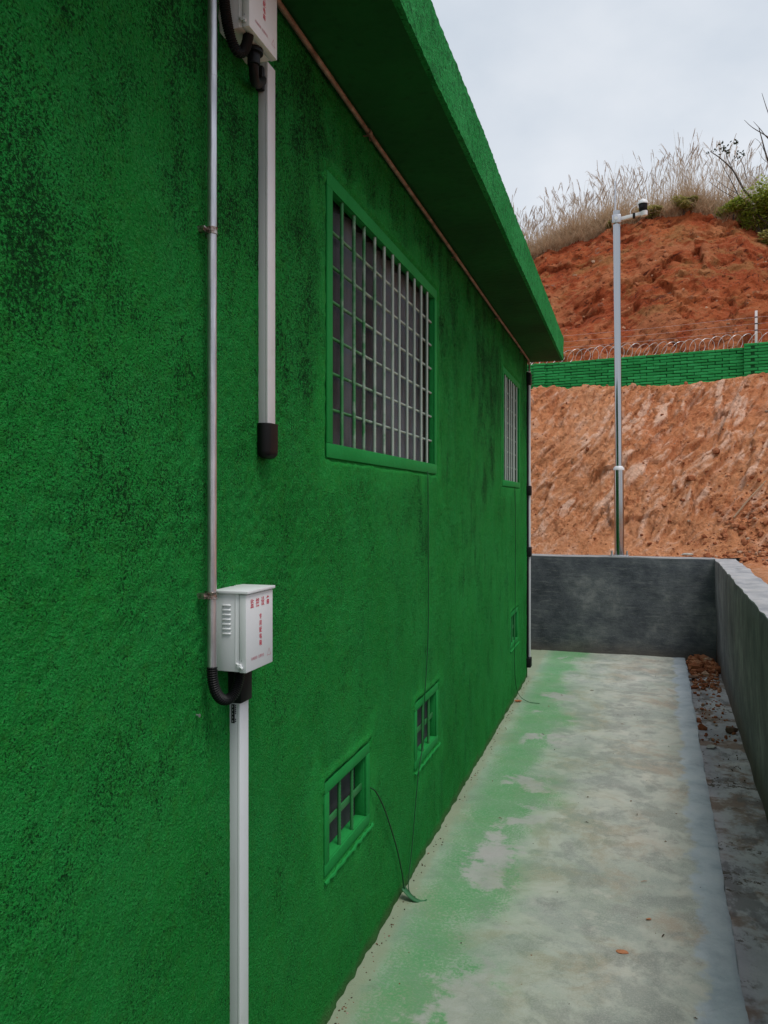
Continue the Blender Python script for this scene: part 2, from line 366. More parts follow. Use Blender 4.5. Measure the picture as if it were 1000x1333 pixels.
a = M('cement_render_side', 0.85, 0.25); P_ = a.pos(); X, Y, Z = a.xyz(P_)
n1 = a.noise(a.map(P_, (1, 1, 0.75)), 3.1, 8, 0.72, 0.1); n2 = a.noise(a.map(P_, (1, 1.2, 0.6)), 7, 7, 0.74, 0.1); n3 = a.noise(P_, 110, 3, 0.6); nn = a.noise(P_, 6, 6, 0.6)
c = a.ramp(n1, (0.30, (0.065, 0.067, 0.074)), (0.5, (0.140, 0.142, 0.152)), (0.70, (0.27, 0.265, 0.265)))
c = a.mix(a.rng(n2, 0.48, 0.75, 0, 0.6), c, (0.058, 0.060, 0.066))
top = a.rng(Z, 1.018, 1.026); tcol = a.ramp(nn, (0.3, (0.24, 0.245, 0.265)), (0.55, (0.38, 0.375, 0.385)), (0.75, (0.46, 0.43, 0.41)))
c = a.mix(top, c, tcol); c = a.mix(a.rng(a.math('SUBTRACT', Z, a.math('MULTIPLY', n1, 0.3)), -0.18, 0.02, 0.6, 0), c, (0.13, 0.085, 0.06))
a.color(c); bb = a.bump(n3, 0.45, 0.005); a.bump(n2, 0.4, 0.02, bb); MAT['render_side'] = a.m
# soils
def soil(name, lo, mid_, hi, pale, dark, rot, palefac, darkfac, alt=None):
    a = M(name, 0.95, 0.12); P_ = a.pos(); fac = a.attr('facet')
    st = a.map(a.map(P_, rot=(0, rot, 0)), (1.0, 1.0, 0.11))
    n1 = a.noise(P_, 0.7, 6, 0.6, 0.5); n2 = a.noise(st, 8.5, 7, 0.66, 0.15); n3 = a.noise(P_, 7, 7, 0.7, 0.4); n4 = a.noise(P_, 34, 5, 0.7)
    c = a.ramp(n1, (0.3, lo), (0.5, mid_), (0.7, hi))
    if alt:
        c = a.mix(a.rng(a.noise(a.map(P_, (1, 1, 1.6), loc=(2.2, 0, 4.4)), 0.9, 7, 0.7, 0.6), 0.50, 0.62, 0, 0.8), c, alt)
        c = a.mix(a.rng(a.noise(a.map(P_, (1, 1, 1.3), loc=(7.2, 0, 1.4)), 2.4, 7, 0.72, 0.4), 0.60, 0.68, 0, 0.85), c, (0.26, 0.17, 0.13))
    c = a.mix(a.math('MULTIPLY', a.rng(a.math('ADD', a.math('MULTIPLY', fac, 0.75), a.math('MULTIPLY', a.math('SUBTRACT', n2, 0.5), 2.9)), 0.0, 0.75), palefac), c, pale)
    c = a.mix(a.rng(n2, 0.35, 0.43, darkfac, 0), c, dark)
    c = a.mix(a.rng(n3, 0.34, 0.42, darkfac, 0), c, dark)  # darker soil patches, also deepening crevice shade by colour
    c = a.mix(a.rng(n4, 0.55, 0.72, 0, 0.45), c, pale)
    c = a.mix(a.rng(n4, 0.40, 0.28, 0, a.math('MULTIPLY', darkfac, 0.6)), c, dark)
    a.color(c); bb = a.bump(n4, 0.9, 0.035); a.bump(a.math('ADD', n3, n2), 0.9, 0.10, bb); return a.m
MAT['soil_low'] = soil('soil_cut_lower', (0.64, 0.225, 0.098), (0.72, 0.300, 0.138), (0.76, 0.350, 0.180), (0.92, 0.57, 0.41), (0.37, 0.100, 0.040), math.radians(-35), 1.0, 0.55)
MAT['soil_up'] = soil('soil_cut_upper', (0.30, 0.054, 0.020), (0.39, 0.085, 0.030), (0.46, 0.135, 0.048), (0.54, 0.235, 0.11), (0.085, 0.024, 0.016), math.radians(-60), 0.45, 0.85, (0.36, 0.165, 0.062))
a = M('soil_clod', 0.95, 0.1); P_ = a.pos(); isl = a.n('ShaderNodeNewGeometry').outputs['Random Per Island']
c = a.ramp(isl, (0.0, (0.22, 0.070, 0.032)), (0.5, (0.36, 0.130, 0.060)), (0.85, (0.47, 0.21, 0.11)), (1.0, (0.50, 0.38, 0.28)))
n3 = a.noise(P_, 60, 4, 0.6); a.color(a.mix(a.rng(n3, 0.4, 0.7, 0, 0.5), c, (0.20, 0.07, 0.035))); a.bump(n3, 0.6, 0.02); MAT['clod'] = a.m
a = M('ground_soil', 0.95, 0.1); a.color(a.ramp(a.noise(a.pos(), 0.2, 6, 0.6), (0.3, (0.17, 0.09, 0.05)), (0.7, (0.22, 0.17, 0.09)))); MAT['ground'] = a.m
a = M('hill_turf', 0.95, 0.1); n3 = a.noise(a.pos(), 2.5, 6, 0.65)
a.color(a.ramp(n3, (0.3, (0.13, 0.09, 0.05)), (0.5, (0.28, 0.20, 0.11)), (0.72, (0.20, 0.18, 0.07)))); a.bump(n3, 0.8, 0.15); MAT['turf'] = a.m
# metals, plastics
a = M('galvanised_steel', 0.34, 0.5); a.b.inputs['Metallic'].default_value = 0.85; P_ = a.pos()
n1 = a.noise(a.map(P_, (1, 1, 0.08)), 160, 3, 0.6); n2 = a.noise(P_, 9, 4, 0.6)
a.color(a.mix(a.rng(n1, 0.35, 0.7), (0.46, 0.46, 0.49), (0.66, 0.65, 0.68))); a.rough(a.rng(n2, 0.3, 0.7, 0.30, 0.46)); MAT['galv'] = a.m
a = M('tarnished_clamp', 0.28, 0.5); a.b.inputs['Metallic'].default_value = 0.9; n1 = a.noise(a.pos(), 130, 3, 0.6); a.color(a.ramp(n1, (0.35, (0.16, 0.10, 0.08)), (0.6, (0.52, 0.45, 0.42)))); MAT['clamp'] = a.m
a = M('stainless_pole', 0.22, 0.5); a.b.inputs['Metallic'].default_value = 1.0; P_ = a.pos()
a.color((0.44, 0.44, 0.45)); a.rough(a.rng(a.noise(a.map(P_, (1, 1, 0.1)), 40, 3), 0.3, 0.7, 0.10, 0.2)); MAT['steel'] = a.m
a = M('rusty_pipe_paint', 0.6, 0.4); P_ = a.pos(); n1 = a.noise(P_, 18, 5, 0.65)
a.color(a.ramp(n1, (0.3, (0.115, 0.070, 0.048)), (0.55, (0.27, 0.19, 0.15)), (0.75, (0.38, 0.31, 0.27)))); a.b.inputs['Metallic'].default_value = 0.3; MAT['rust'] = a.m
a = M('white_powder_coat', 0.42, 0.45); P_ = a.pos(); n1 = a.noise(P_, 12, 5, 0.65); n2 = a.noise(P_, 130, 2)
c = a.mix(a.rng(n1, 0.55, 0.85, 0, 0.5), (0.70, 0.715, 0.73), (0.58, 0.585, 0.57)); a.color(c); a.bump(n2, 0.06, 0.002); MAT['white'] = a.m
a = M('grey_pvc', 0.45, 0.4); P_ = a.pos(); n1 = a.noise(a.map(P_, (1, 1, 0.15)), 25, 4, 0.6)
a.color(a.mix(a.rng(n1, 0.45, 0.8, 0, 0.6), (0.52, 0.53, 0.55), (0.42, 0.42, 0.42))); MAT['pvc'] = a.m
a = M('white_pvc', 0.4, 0.4); P_ = a.pos(); n1 = a.noise(P_, 25, 4, 0.6)
a.color(a.mix(a.rng(n1, 0.5, 0.8, 0, 0.5), (0.70, 0.70, 0.72), (0.58, 0.57, 0.56))); MAT['wpvc'] = a.m
a = M('black_plastic', 0.5, 0.22); a.color((0.006, 0.006, 0.007)); MAT['black'] = a.m
a = M('red_print', 0.5, 0.3); a.color((0.60, 0.035, 0.075)); MAT['red'] = a.m
a = M('faded_print', 0.5, 0.3); a.color((0.52, 0.22, 0.26)); MAT['faded'] = a.m
a = M('white_print', 0.5, 0.3); a.color((0.6, 0.62, 0.62)); MAT['wprint'] = a.m
a = M('rebar_paint', 0.5, 0.4); P_ = a.pos(); X, Y, Z = a.xyz(P_); n1 = a.noise(P_, 22, 4, 0.6)
f = a.rng(a.math('ADD', Y, a.math('MULTIPLY', a.math('SUBTRACT', n1, 0.5), 1.2)), 2.35, 2.9)
f = a.math('MULTIPLY', f, a.rng(Z, 1.0, 1.5))
a.color(a.mix(f, (0.035, 0.210, 0.062), (0.37, 0.45, 0.39))); a.b.inputs['Metallic'].default_value = 0.15; a.bump(n1, 0.3, 0.004); MAT['rebar'] = a.m
a = M('window_glass_dark', 0.12, 0.5); P_ = a.pos()
tr = a.n('ShaderNodeBsdfTransparent'); tr.inputs[0].default_value = (0.90, 0.92, 0.95, 1); ms = a.n('ShaderNodeMixShader')
a.color((0.02, 0.02, 0.022)); a.bump(a.noise(P_, 3.5, 2), 0.10, 0.05)
a.rough(0.34); a.b.inputs['Specular IOR Level'].default_value = 0.35
ms.inputs[0].default_value = 0.72; out = a.t.nodes['Material Output']
a.l(a.b.outputs[0], ms.inputs[1]); a.l(tr.outputs[0], ms.inputs[2]); a.l(ms.outputs[0], out.inputs[0]); MAT['glass'] = a.m
a = M('grey_curtain', 0.9, 0.1); n1 = a.noise(a.map(a.pos(), (1, 6, 0.8)), 1.6, 4); a.color(a.ramp(n1, (0.35, (0.13, 0.135, 0.15)), (0.62, (0.56, 0.58, 0.60)))); MAT['curtain'] = a.m
a = M('dark_interior', 0.95, 0.05); a.color((0.02, 0.02, 0.02)); MAT['dark'] = a.m
a = M('insect_mesh', 0.8, 0.2); a.color((0.055, 0.060, 0.062)); MAT['mesh'] = a.m
a = M('wire_green_black', 0.5, 0.3); a.color((0.010, 0.065, 0.020)); MAT['wire'] = a.m
a = M('green_film', 0.5, 0.3); a.color((0.022, 0.13, 0.045)); MAT['film'] = a.m
a = M('galv_wire', 0.4, 0.5); a.b.inputs['Metallic'].default_value = 0.5; a.color((0.60, 0.60, 0.62)); MAT['gwire'] = a.m
# vegetation
def leafmat(name, cols, tr=0.25):
    a = M(name, 0.75, 0.15); isl = a.n('ShaderNodeNewGeometry').outputs['Random Per Island']
    k = len(cols); a.color(a.ramp(isl, *[(i / max(1, k - 1), c) for i, c in enumerate(cols)]))
    a.b.inputs['Transmission Weight'].default_value = 0.0
    t = a.n('ShaderNodeBsdfTranslucent'); ms = a.n('ShaderNodeMixShader'); ms.inputs[0].default_value = tr
    a.l(a.b.inputs['Base Color'].links[0].from_socket, t.inputs[0]); out = a.t.nodes['Material Output']
    a.l(a.b.outputs[0], ms.inputs[1]); a.l(t.outputs[0], ms.inputs[2]); a.l(ms.outputs[0], out.inputs[0]); return a.m
MAT['straw'] = leafmat('dry_grass_straw', [(0.34, 0.22, 0.13), (0.55, 0.40, 0.26), (0.42, 0.28, 0.18), (0.66, 0.52, 0.37), (0.48, 0.36, 0.24)], 0.4)
MAT['plume'] = leafmat('grass_plume', [(0.40, 0.31, 0.25), (0.56, 0.46, 0.38), (0.46, 0.37, 0.31)], 0.4)
MAT['leaf'] = leafmat('shrub_leaf', [(0.18, 0.25, 0.03), (0.32, 0.41, 0.06), (0.46, 0.52, 0.10), (0.24, 0.32, 0.045)], 0.45)
MAT['leafd'] = leafmat('olive_leaf', [(0.20, 0.21, 0.04), (0.36, 0.35, 0.09), (0.46, 0.40, 0.15), (0.25, 0.24, 0.06)], 0.45)
MAT['leafk'] = leafmat('dark_leaf', [(0.025, 0.035, 0.02), (0.05, 0.06, 0.03)])
a = M('bare_bark', 0.9, 0.1); a.color((0.075, 0.060, 0.050)); MAT['bark'] = a.m
MAT['rock'] = MAT['clod']
a = M('pale_stone', 0.9, 0.15); n1 = a.noise(a.pos(), 40, 4); a.color(a.ramp(n1, (0.3, (0.30, 0.28, 0.25)), (0.7, (0.50, 0.48, 0.44)))); a.bump(n1, 0.5, 0.01); MAT['pale'] = a.m
a = M('dark_stone', 0.9, 0.15); n1 = a.noise(a.pos(), 40, 4); a.color(a.ramp(n1, (0.3, (0.10, 0.06, 0.045)), (0.7, (0.20, 0.12, 0.08)))); a.bump(n1, 0.5, 0.01); MAT['darkstone'] = a.m
a = M('straw_bit', 0.9, 0.1); isl = a.n('ShaderNodeNewGeometry').outputs['Random Per Island']
a.color(a.ramp(isl, (0, (0.04, 0.03, 0.02)), (0.6, (0.10, 0.06, 0.035)), (0.85, (0.22, 0.09, 0.04)), (1, (0.42, 0.38, 0.32)))); MAT['bits'] = a.m

# ================================================================== THE SETTING
WX = -0.884                 # plane of the green wall
YEND = 7.17                 # far corner of the building
def slab_edge(y): return 0.2605 + 0.0357 * y
def wall_in(y): return 0.4658 + 0.044 * y

g = MB(); g.add([(-2500, -2500, -0.4), (2500, -2500, -0.4), (2500, 2500, -0.4), (-2500, 2500, -0.4)], [(0, 1, 2, 3)])
g.build('ground', MAT['ground'], kind='structure')

# concrete path along the wall
def path_mesh():
    ys = np.concatenate([np.arange(-3, 1.6, 0.1), np.arange(1.6, 8.5, 0.02), [8.5]])
    s = np.concatenate([np.linspace(0, 0.86, 40), 0.86 + 0.14 * np.linspace(0.04, 1, 22)])
    Yg, Sg = np.meshgrid(ys, s, indexing='ij')
    e = slab_edge(Yg) + 0.008 * fbm(Yg * 1.7, 0.3, 0, 3) + 0.004 * fbm(Yg * 11, 5.3, 0, 4, 0.6)
    x0 = WX - 0.02
    Xg = x0 + (e - x0) * Sg
    d = e - Xg
    Zg = 0.004 * fbm(Xg * 3, Yg * 3, 0, 3) + 0.0012 * fbm(Xg * 20, Yg * 20, 2, 2) - 0.006 * (1 - ss(0, 0.014, d)) * (0.7 + 0.6 * fbm(Yg * 9, Xg, 3, 2)) + 0.003 * ss(0.10, 0.06, d)
    P = np.stack([Xg, Yg, Zg], -1).reshape(-1, 3)
    nu, nv = Xg.shape
    f = grid_faces(nu, nv)
    # skirt down the drain side
    ed = P.reshape(nu, nv, 3)[:, -1]
    lv = [ed]
    for k in range(1, 5):
        q = ed.copy(); q[:, 2] = ed[:, 2] - 0.022 * k; q[:, 0] += 0.004 * k * 0.5 + 0.005 * fbm(q[:, 1] * 22, k * 1.3, 0, 2); lv.append(q)
    S = np.stack(lv, 1).reshape(-1, 3); fs = grid_faces(nu, 5) + len(P)
    return mesh_from(np.concatenate([P, S]), np.concatenate([f, fs]), True)
link('path', path_mesh(), MAT['slab'], kind='structure')
pb = MB(); pb.box((-6.0, YEND + 0.02, -0.3), (WX - 0.022, 8.498, -0.002)); pb.build('path', MAT['slab'], kind='structure')

# drain floor
ys = np.arange(-3, 8.52, 0.03); s = np.linspace(0, 1, 18); Yg, Sg = np.meshgrid(ys, s, indexing='ij')
xa, xb = slab_edge(Yg) - 0.06, wall_in(Yg) + 0.06
Xg = xa + (xb - xa) * Sg
Zg = -0.055 + 0.012 * fbm(Xg * 4, Yg * 2.5, 1, 4) + 0.004 * fbm(Xg * 25, Yg * 25, 4, 2)
link('drain_channel', mesh_from(np.stack([Xg, Yg, Zg], -1).reshape(-1, 3), grid_faces(*Xg.shape), True), MAT['drain'], kind='structure')

# retaining walls
def wall_fn_back(p):
    n = fbm(p[:, 0] * 2, p[:, 2] * 2, 3, 3); p[:, 1] += 0.006 * n
    t = ss(0.98, 1.03, p[:, 2]); p[:, 2] += t * 0.008 * fbm(p[:, 0] * 2.2, p[:, 1] * 3, 7, 4)
    return p
o = link('retaining_wall', gridbox((-6, 8.5, -0.35), (0.86, 8.73, 1.03), (0.03, 0.05, 0.03), wall_fn_back), MAT['render'])
tag(o, 'dark grey cement rendered retaining wall closing the far end of the path', 'wall')
def wall_fn_side(p):
    y, z = p[:, 1].copy(), p[:, 2].copy(); t = p[:, 0].copy()          # t: 0 inner face, 1 outer face
    thick = 0.215
    p[:, 0] = wall_in(y) + 0.030 * (1 - ss(-0.1, 1.03, z)) * (1 - t) + t * thick
    p[:, 0] += 0.006 * fbm(y * 2, z * 2, 1, 3)
    top = ss(0.97, 1.03, z)
    p[:, 0] += (1 - t) * top * (0.006 + 0.010 * fbm(y * 1.6, 3, 0, 5, 0.6)) - t * top * 0.010 * (1 + fbm(y * 2, 8, 0, 5, 0.6))
    p[:, 2] += top * 0.009 * fbm(y * 2.5, t * 2, 4, 4)
    return p
o = link('retaining_wall', gridbox((0, -3, -0.35), (1, 8.56, 1.03), (0.1, 0.025, 0.03), wall_fn_side), MAT['render_side'])
tag(o, 'grey cement retaining wall with pale worn top, right of the drain', 'wall')

# ---- lower earth cut and the bank on the right
def H(x, y):
    yf = 9.12 - 0.45 * ss(0.5, 2.2, x)
    t = np.clip((y - yf) / (10.8 - yf), 0, 1)
    k = ss(0.4, 1.8, x)
    z = 1.0 + 2.17 * (t * (1 - k) + (t ** 1.25) * k)
    z = z + 0.13 * ss(0.5, 2.3, x) * t + 0.045 * np.maximum(0, y - 10.8) * 1.6
    z = z + 0.30 * np.exp(-((x - 2.3) / 1.0) ** 2 - ((y - 9.15) / 0.5) ** 2) + 0.10 * ss(1.2, 4, x) * ss(5, 8.6, y)
    return z
def soil_disp(x, y, facet=False):
    z = H(x, y)
    sl = ss(9.0, 9.4, y) * (1 - ss(10.7, 11.0, y))
    ca, sa = math.cos(math.radians(35)), math.sin(math.radians(35))
    w1 = 0.09 * fbm(x * 1.6, z * 1.6, 4.4, 4); w2 = 0.12 * fbm(x * 1.4, z * 1.4, 9.4, 4)
    ac = x * ca - z * sa + w1; al = x * sa + z * ca + w2
    low = ss(0.2, 1.4, x) * (1 - ss(1.4, 2.2, z))                       # loose spoil at bottom right
    firm = sl * (1 - 0.75 * low)
    d = 0.12 * fbm(x * 0.7, z * 0.7, y * 0.4, 3) * (0.3 + 0.7 * sl)
    a1 = cells(ac * 3.6, al * 0.75, 1); a2 = cells(ac * 13, al * 2.2, 7); a3 = cells(x * 15 + 3 * w1, z * 15 + 3 * w2, 13); a4 = cells(x * 6 + w1 * 4, z * 7 + w2 * 4, 31)
    d = d + firm * (0.085 * (a1[0] - 0.5) + 0.10 * (a1[1] - 0.5) * a1[3] + 0.14 * (a1[2] - 0.5) * a1[4])
    d = d + firm * (0.045 * (a2[0] - 0.5) + 0.07 * (a2[1] - 0.5) * a2[3] - 0.02 * (1 - ss(0, 0.25, a2[5])))
    d = d + (0.35 + 0.65 * sl) * (0.022 * (a4[0] - 0.5) + 0.045 * (a4[1] - .5) * a4[3]) * (0.35 + 0.9 * ss(-0.1, 0.5, fbm(x * 0.9, z * 0.9, 2.7, 2)))
    d = d + (0.5 + 0.5 * sl) * (0.014 * (a3[0] - 0.5) + 0.022 * (a3[1] - 0.5) * a3[3])
    d = d + firm * 0.034 * perlin(ac * 12, al * 0.5, 3.3)
    blk = fbm(x * 6, z * 6, y * 6, 3, 0.6)
    d = d + (0.012 + 0.04 * low) * blk + 0.008 * fbm(x * 25, z * 25, y * 25, 2)
    d = d * (0.2 + 0.8 * ss(8.74, 9.05, y))
    P = np.stack([x + 0 * d, y - 0.80 * sl * d, z + (1 - 0.4 * sl) * d], -1)
    if facet:
        reg = ss(-0.25, 0.35, fbm(x * 0.9, z * 0.9, 1.1, 3))                 # where the bucket left clean faces
        a5 = cells(ac * 26, al * 8, 91)
        f = (0.25 + 0.75 * reg) * firm * (0.75 * ss(0.35, 0.9, a2[0]) * ss(0.02, 0.30, a2[5]) + 0.45 * ss(0.5, 1, a5[0]) * ss(0.0, 0.25, a5[5])) + 0.15 * (a3[1] > 0.85)
        return P, f
    return P
def with_facet(PF, faces):
    me = mesh_from(PF[0], faces, True); at_ = me.attributes.new('facet', 'FLOAT', 'POINT'); at_.data.foreach_set('value', PF[1].ravel().astype(np.float32)); return me
xf = np.concatenate([np.arange(-14, -2.8, 0.25), np.arange(-2.8, 4.6, 0.018), np.arange(4.6, 16, 0.3)])
yf_ = np.concatenate([np.arange(8.74, 9.0, 0.03), np.arange(9.0, 11.1, 0.0125), np.arange(11.1, 17.6, 0.15)])
Xg, Yg = np.meshgrid(xf, yf_, indexing='ij')
link('earth_slope', with_facet(soil_disp(Xg.ravel(), Yg.ravel(), True), grid_faces(*Xg.shape)), MAT['soil_low'], kind='structure')
xb_ = np.concatenate([np.arange(0.74, 2.6, 0.03), np.arange(2.6, 16, 0.3)]); yb_ = np.concatenate([np.arange(-3, 5, 0.15), np.arange(5, 8.76, 0.03)])
Xg, Yg = np.meshgrid(xb_, yb_, indexing='ij')
X2 = np.maximum(Xg, wall_in(Yg) + 0.16)
V = soil_disp(X2.ravel(), Yg.ravel()); V[:, 2] -= 0.012 + 0.05 * (1 - ss(0, 0.2, (X2 - wall_in(Yg) - 0.16).ravel()))
link('earth_bank', mesh_from(V, grid_faces(*Xg.shape), True), MAT['soil_low'], kind='structure')

# ---- upper hill
cx = np.array([-40, -12, -5, -2.57, -1.56, -0.46, 0.96, 2.17, 2.96, 3.6, 4.6, 7, 12, 40.])
cz = np.array([6.5, 7.6, 8.4, 8.77, 9.10, 9.39, 9.57, 9.55, 9.20, 8.70, 8.5, 9.0, 9.6, 10.])
YC = 22.8
def crest(x): return np.interp(x, cx, cz)
def hill_pt(x, y, facet=False):
    zc = crest(x) + 0.14 * fbm(x * 1.6, 3.1, 0, 4)
    t = (y - 16.9) / (YC - 16.9)
    tc_ = np.clip(t, 0, 1)
    z = 3.75 + (zc - 3.75) * (0.85 * tc_ + 0.15 * np.sin(tc_ * math.pi / 2))
    z = np.where(t > 1, zc + 0.10 * (y - YC) * np.exp(-(np.maximum(y - YC, 0)) / 30) + ss(2.2, 5, x) * 0.5 * ss(YC, YC + 2.5, y), z)
    sl = ss(0.0, 0.06, t) * (1 - ss(0.97, 1.04, t))
    a1 = math.radians(60); ac = x * math.cos(a1) - z * math.sin(a1); al = x * math.sin(a1) + z * math.cos(a1)
    w1 = 0.35 * fbm(x * 0.8, z * 0.8, 4.4, 3); w2 = 0.35 * fbm(x * 0.7, z * 0.9, 9.4, 3)
    d = 0.45 * fbm(x * 0.35, z * 0.45, 3, 4)
    a1 = cells((ac + w1) * 1.5, (al + w2) * 0.55, 51); a2 = cells(x * 3.4 + 3 * w1, z * 4.6 + 3 * w2, 57); a3 = cells(x * 8 + 5 * w1, z * 9 + 5 * w2, 63)
    k1 = ss(-0.25, 0.35, fbm(x * 0.55, z * 0.7, 7.7, 3))
    d = d + 0.20 * (a1[0] - 0.5) + 0.30 * (a1[1] - 0.5) * a1[3] + 0.25 * (a1[2] - 0.5) * a1[4]
    d = d + (0.3 + 0.9 * k1) * (0.15 * (a2[0] - 0.5) + 0.16 * (a2[1] - 0.5) * a2[3] + 0.2 * (a2[2] - 0.5) * a2[4])
    d = d + (0.4 + 0.6 * k1) * (0.055 * (a3[0] - 0.5) + 0.06 * (a3[1] - 0.5) * a3[3])
    d = d + 0.07 * fbm(x * 2.5, z * 2.5, y * 2.5, 4, 0.6) + 0.03 * fbm(x * 9, z * 9, y * 9, 2)
    d = d * sl
    P = np.stack([x, y - 0.7 * d, z + 0.45 * d + (t > 1) * 0.08 * fbm(x, y, 0, 3)], -1)
    if facet: return P, ss(0.5, 0.95, a1[0] * 0.4 + a2[0] * 0.5 + 0.4 * fbm(x * 0.5, z * 0.5, 1.1, 3) + 0.25 * (1 - tc_)) * sl
    return P
xh = np.concatenate([np.arange(-60, -6, 1.5), np.arange(-6, 8, 0.042), np.arange(8, 60, 1.5)])
yh = np.concatenate([np.arange(16.9, YC + 0.25, 0.034)])
Xg, Yg = np.meshgrid(xh, yh, indexing='ij')
link('hill', with_facet(hill_pt(Xg.ravel(), Yg.ravel(), True), grid_faces(*Xg.shape)), MAT['soil_up'], kind='structure')
xh2 = np.concatenate([np.arange(-60, -6, 1.5), np.arange(-6, 8, 0.12), np.arange(8, 60, 1.5)])
yh2 = np.concatenate([np.arange(YC + 0.16, YC + 6, 0.12), np.arange(YC + 6, 90, 2.0)])
Xg, Yg = np.meshgrid(xh2, yh2, indexing='ij'); V = hill_pt(Xg.ravel(), Yg.ravel()); V[:, 2] += 0.02
link('hill', mesh_from(V, grid_faces(*Xg.shape), True), MAT['turf'], kind='structure')

# ================================================================== GREEN BUILDING
bld = empty('green_building', (-2.9, 2.1, 0.0), 'single storey green stuccoed building with flat roof slab and barred windows', 'building')
def child(o, p=bld):
    o.parent = p; o.matrix_parent_inverse = p.matrix_world.inverted(); return o
bpy.context.view_layer.update()
WIN = [(2.247, 3.580, 1.787, 2.582), (5.73, 6.57, 1.775, 2.572)]
VENT = [(2.218, 2.573, 0.492, 0.706), (3.258, 3.612, 0.474, 0.690), (6.10, 6.455, 0.480, 0.695)]
OPEN = WIN + VENT
BAND = [0.055] * 2 + [0.042] * 3
def wall_mesh():
    ys = np.concatenate([np.arange(-3, 0.75, 0.06), np.arange(0.75, 3.7, 0.0078), np.arange(3.7, 7.17, 0.013), [YEND]])
    zs = np.arange(0, 2.935, 0.0085)
    ex_y = [q for (a_, b_, c_, d_) in OPEN for q in (a_, b_)]; ex_z = sorted({q for (a_, b_, c_, d_) in OPEN for q in (c_, d_)})
    def merge(arr, ex):
        for q in ex: arr[np.argmin(np.abs(arr - q))] = q
        return np.unique(arr)
    ys = merge(ys, ex_y)
    zl = list(zs)
    zs = np.unique(np.round(np.concatenate([zs, ex_z]), 5))
    keepz = [True] * len(zs)
    for i, q in enumerate(zs):
        if q not in [round(e, 5) for e in ex_z] and any(abs(q - e) < 0.003 for e in ex_z): keepz[i] = False
    zs = zs[np.array(keepz)]
    Yg, Zg = np.meshgrid(ys, zs, indexing='ij')
    rag = 0.006 * fbm(Yg * 14, Zg * 14, 2, 4)
    smooth = np.zeros_like(Yg); off = np.zeros_like(Yg)
    for (a_, b_, c_, d_), bw in zip(OPEN, BAND):
        dy = np.maximum(np.maximum(a_ - Yg, Yg - b_), 0); dz = np.maximum(np.maximum(c_ - Zg, Zg - d_), 0)
        dd = np.maximum(dy, dz) + rag
        band = 1 - ss(bw - 0.006, bw + 0.004, dd)
        lip = np.exp(-((dd - bw - 0.014) / 0.012) ** 2)                # built-up lip of stucco round the frame
        off = off - 0.012 * band + 0.006 * lip * (Zg > d_ + 0.01)
        sm_ = 1 - ss(bw + 0.02, bw + 0.13, dd + 0.10 * fbm(Yg * 5, Zg * 5, 9, 4))
        smooth = np.maximum(smooth, np.maximum(band, 0.4 * sm_))
    und = 0.004 * fbm(Yg * 1.3, Zg * 1.3, 0, 3) + 0.0022 * fbm(Yg * 7, Zg * 7, 1, 3)
    daub = np.clip(0.35 + 0.25 * Zg / 1.3 + 0.5 * fbm(Yg * 1.1, Zg * 0.9, 5, 3), 0.25, 1.1)
    fine = (0.0050 * fbm(Yg * 42, Zg * 42, 3, 2, 0.6) + 0.0008 * fbm(Yg * 15, Zg * 15, 8, 2)) * daub
    # trowel ridges
    ang = 0.7; ac = Yg * math.cos(ang) + Zg * math.sin(ang)
    trow = 0.0018 * perlin(ac * 55, Yg * 4, 4) * ss(0.1, 0.5, fbm(Yg * 1.7, Zg * 1.7, 12, 2))
    bed = np.exp(-((Yg - 1.765) / 0.045) ** 4) * (Zg > 1.66) + np.exp(-((Yg - 1.618) / 0.045) ** 4) * (Zg < 1.26)
    und = und * (1 - 0.9 * bed) - 0.0015 * bed; fine = fine * (1 - 0.8 * bed); trow = trow * (1 - bed)
    k = 1 - smooth
    crn = (1 - ss(0, 0.02, YEND - Yg)) * 0.008
    foot = 0.010 * (1 - ss(0.0, 0.05, Zg)) * fbm(Yg * 8, 1, 0, 3)
    Xg = WX + off + und * (0.35 + 0.65 * k) + (fine + trow) * (0.08 + 0.92 * k) - crn + foot
    # a smoothed bit of bare filling above the near vent, lumps
    P = np.stack([Xg, Yg, Zg], -1).reshape(-1, 3)
    yc = 0.5 * (ys[1:] + ys[:-1]); zc = 0.5 * (zs[1:] + zs[:-1]); Yc, Zc = np.meshgrid(yc, zc, indexing='ij')
    keep = np.ones_like(Yc, bool)
    for (a_, b_, c_, d_) in OPEN: keep &= ~((Yc > a_) & (Yc < b_) & (Zc > c_) & (Zc < d_))
    me = mesh_from(P, grid_faces(len(ys), len(zs), keep), True)
    at_ = me.attributes.new('smooth', 'FLOAT', 'POINT'); at_.data.foreach_set('value', smooth.ravel().astype(np.float32))
    return me
child(link('side_wall', wall_mesh(), MAT['stucco']))
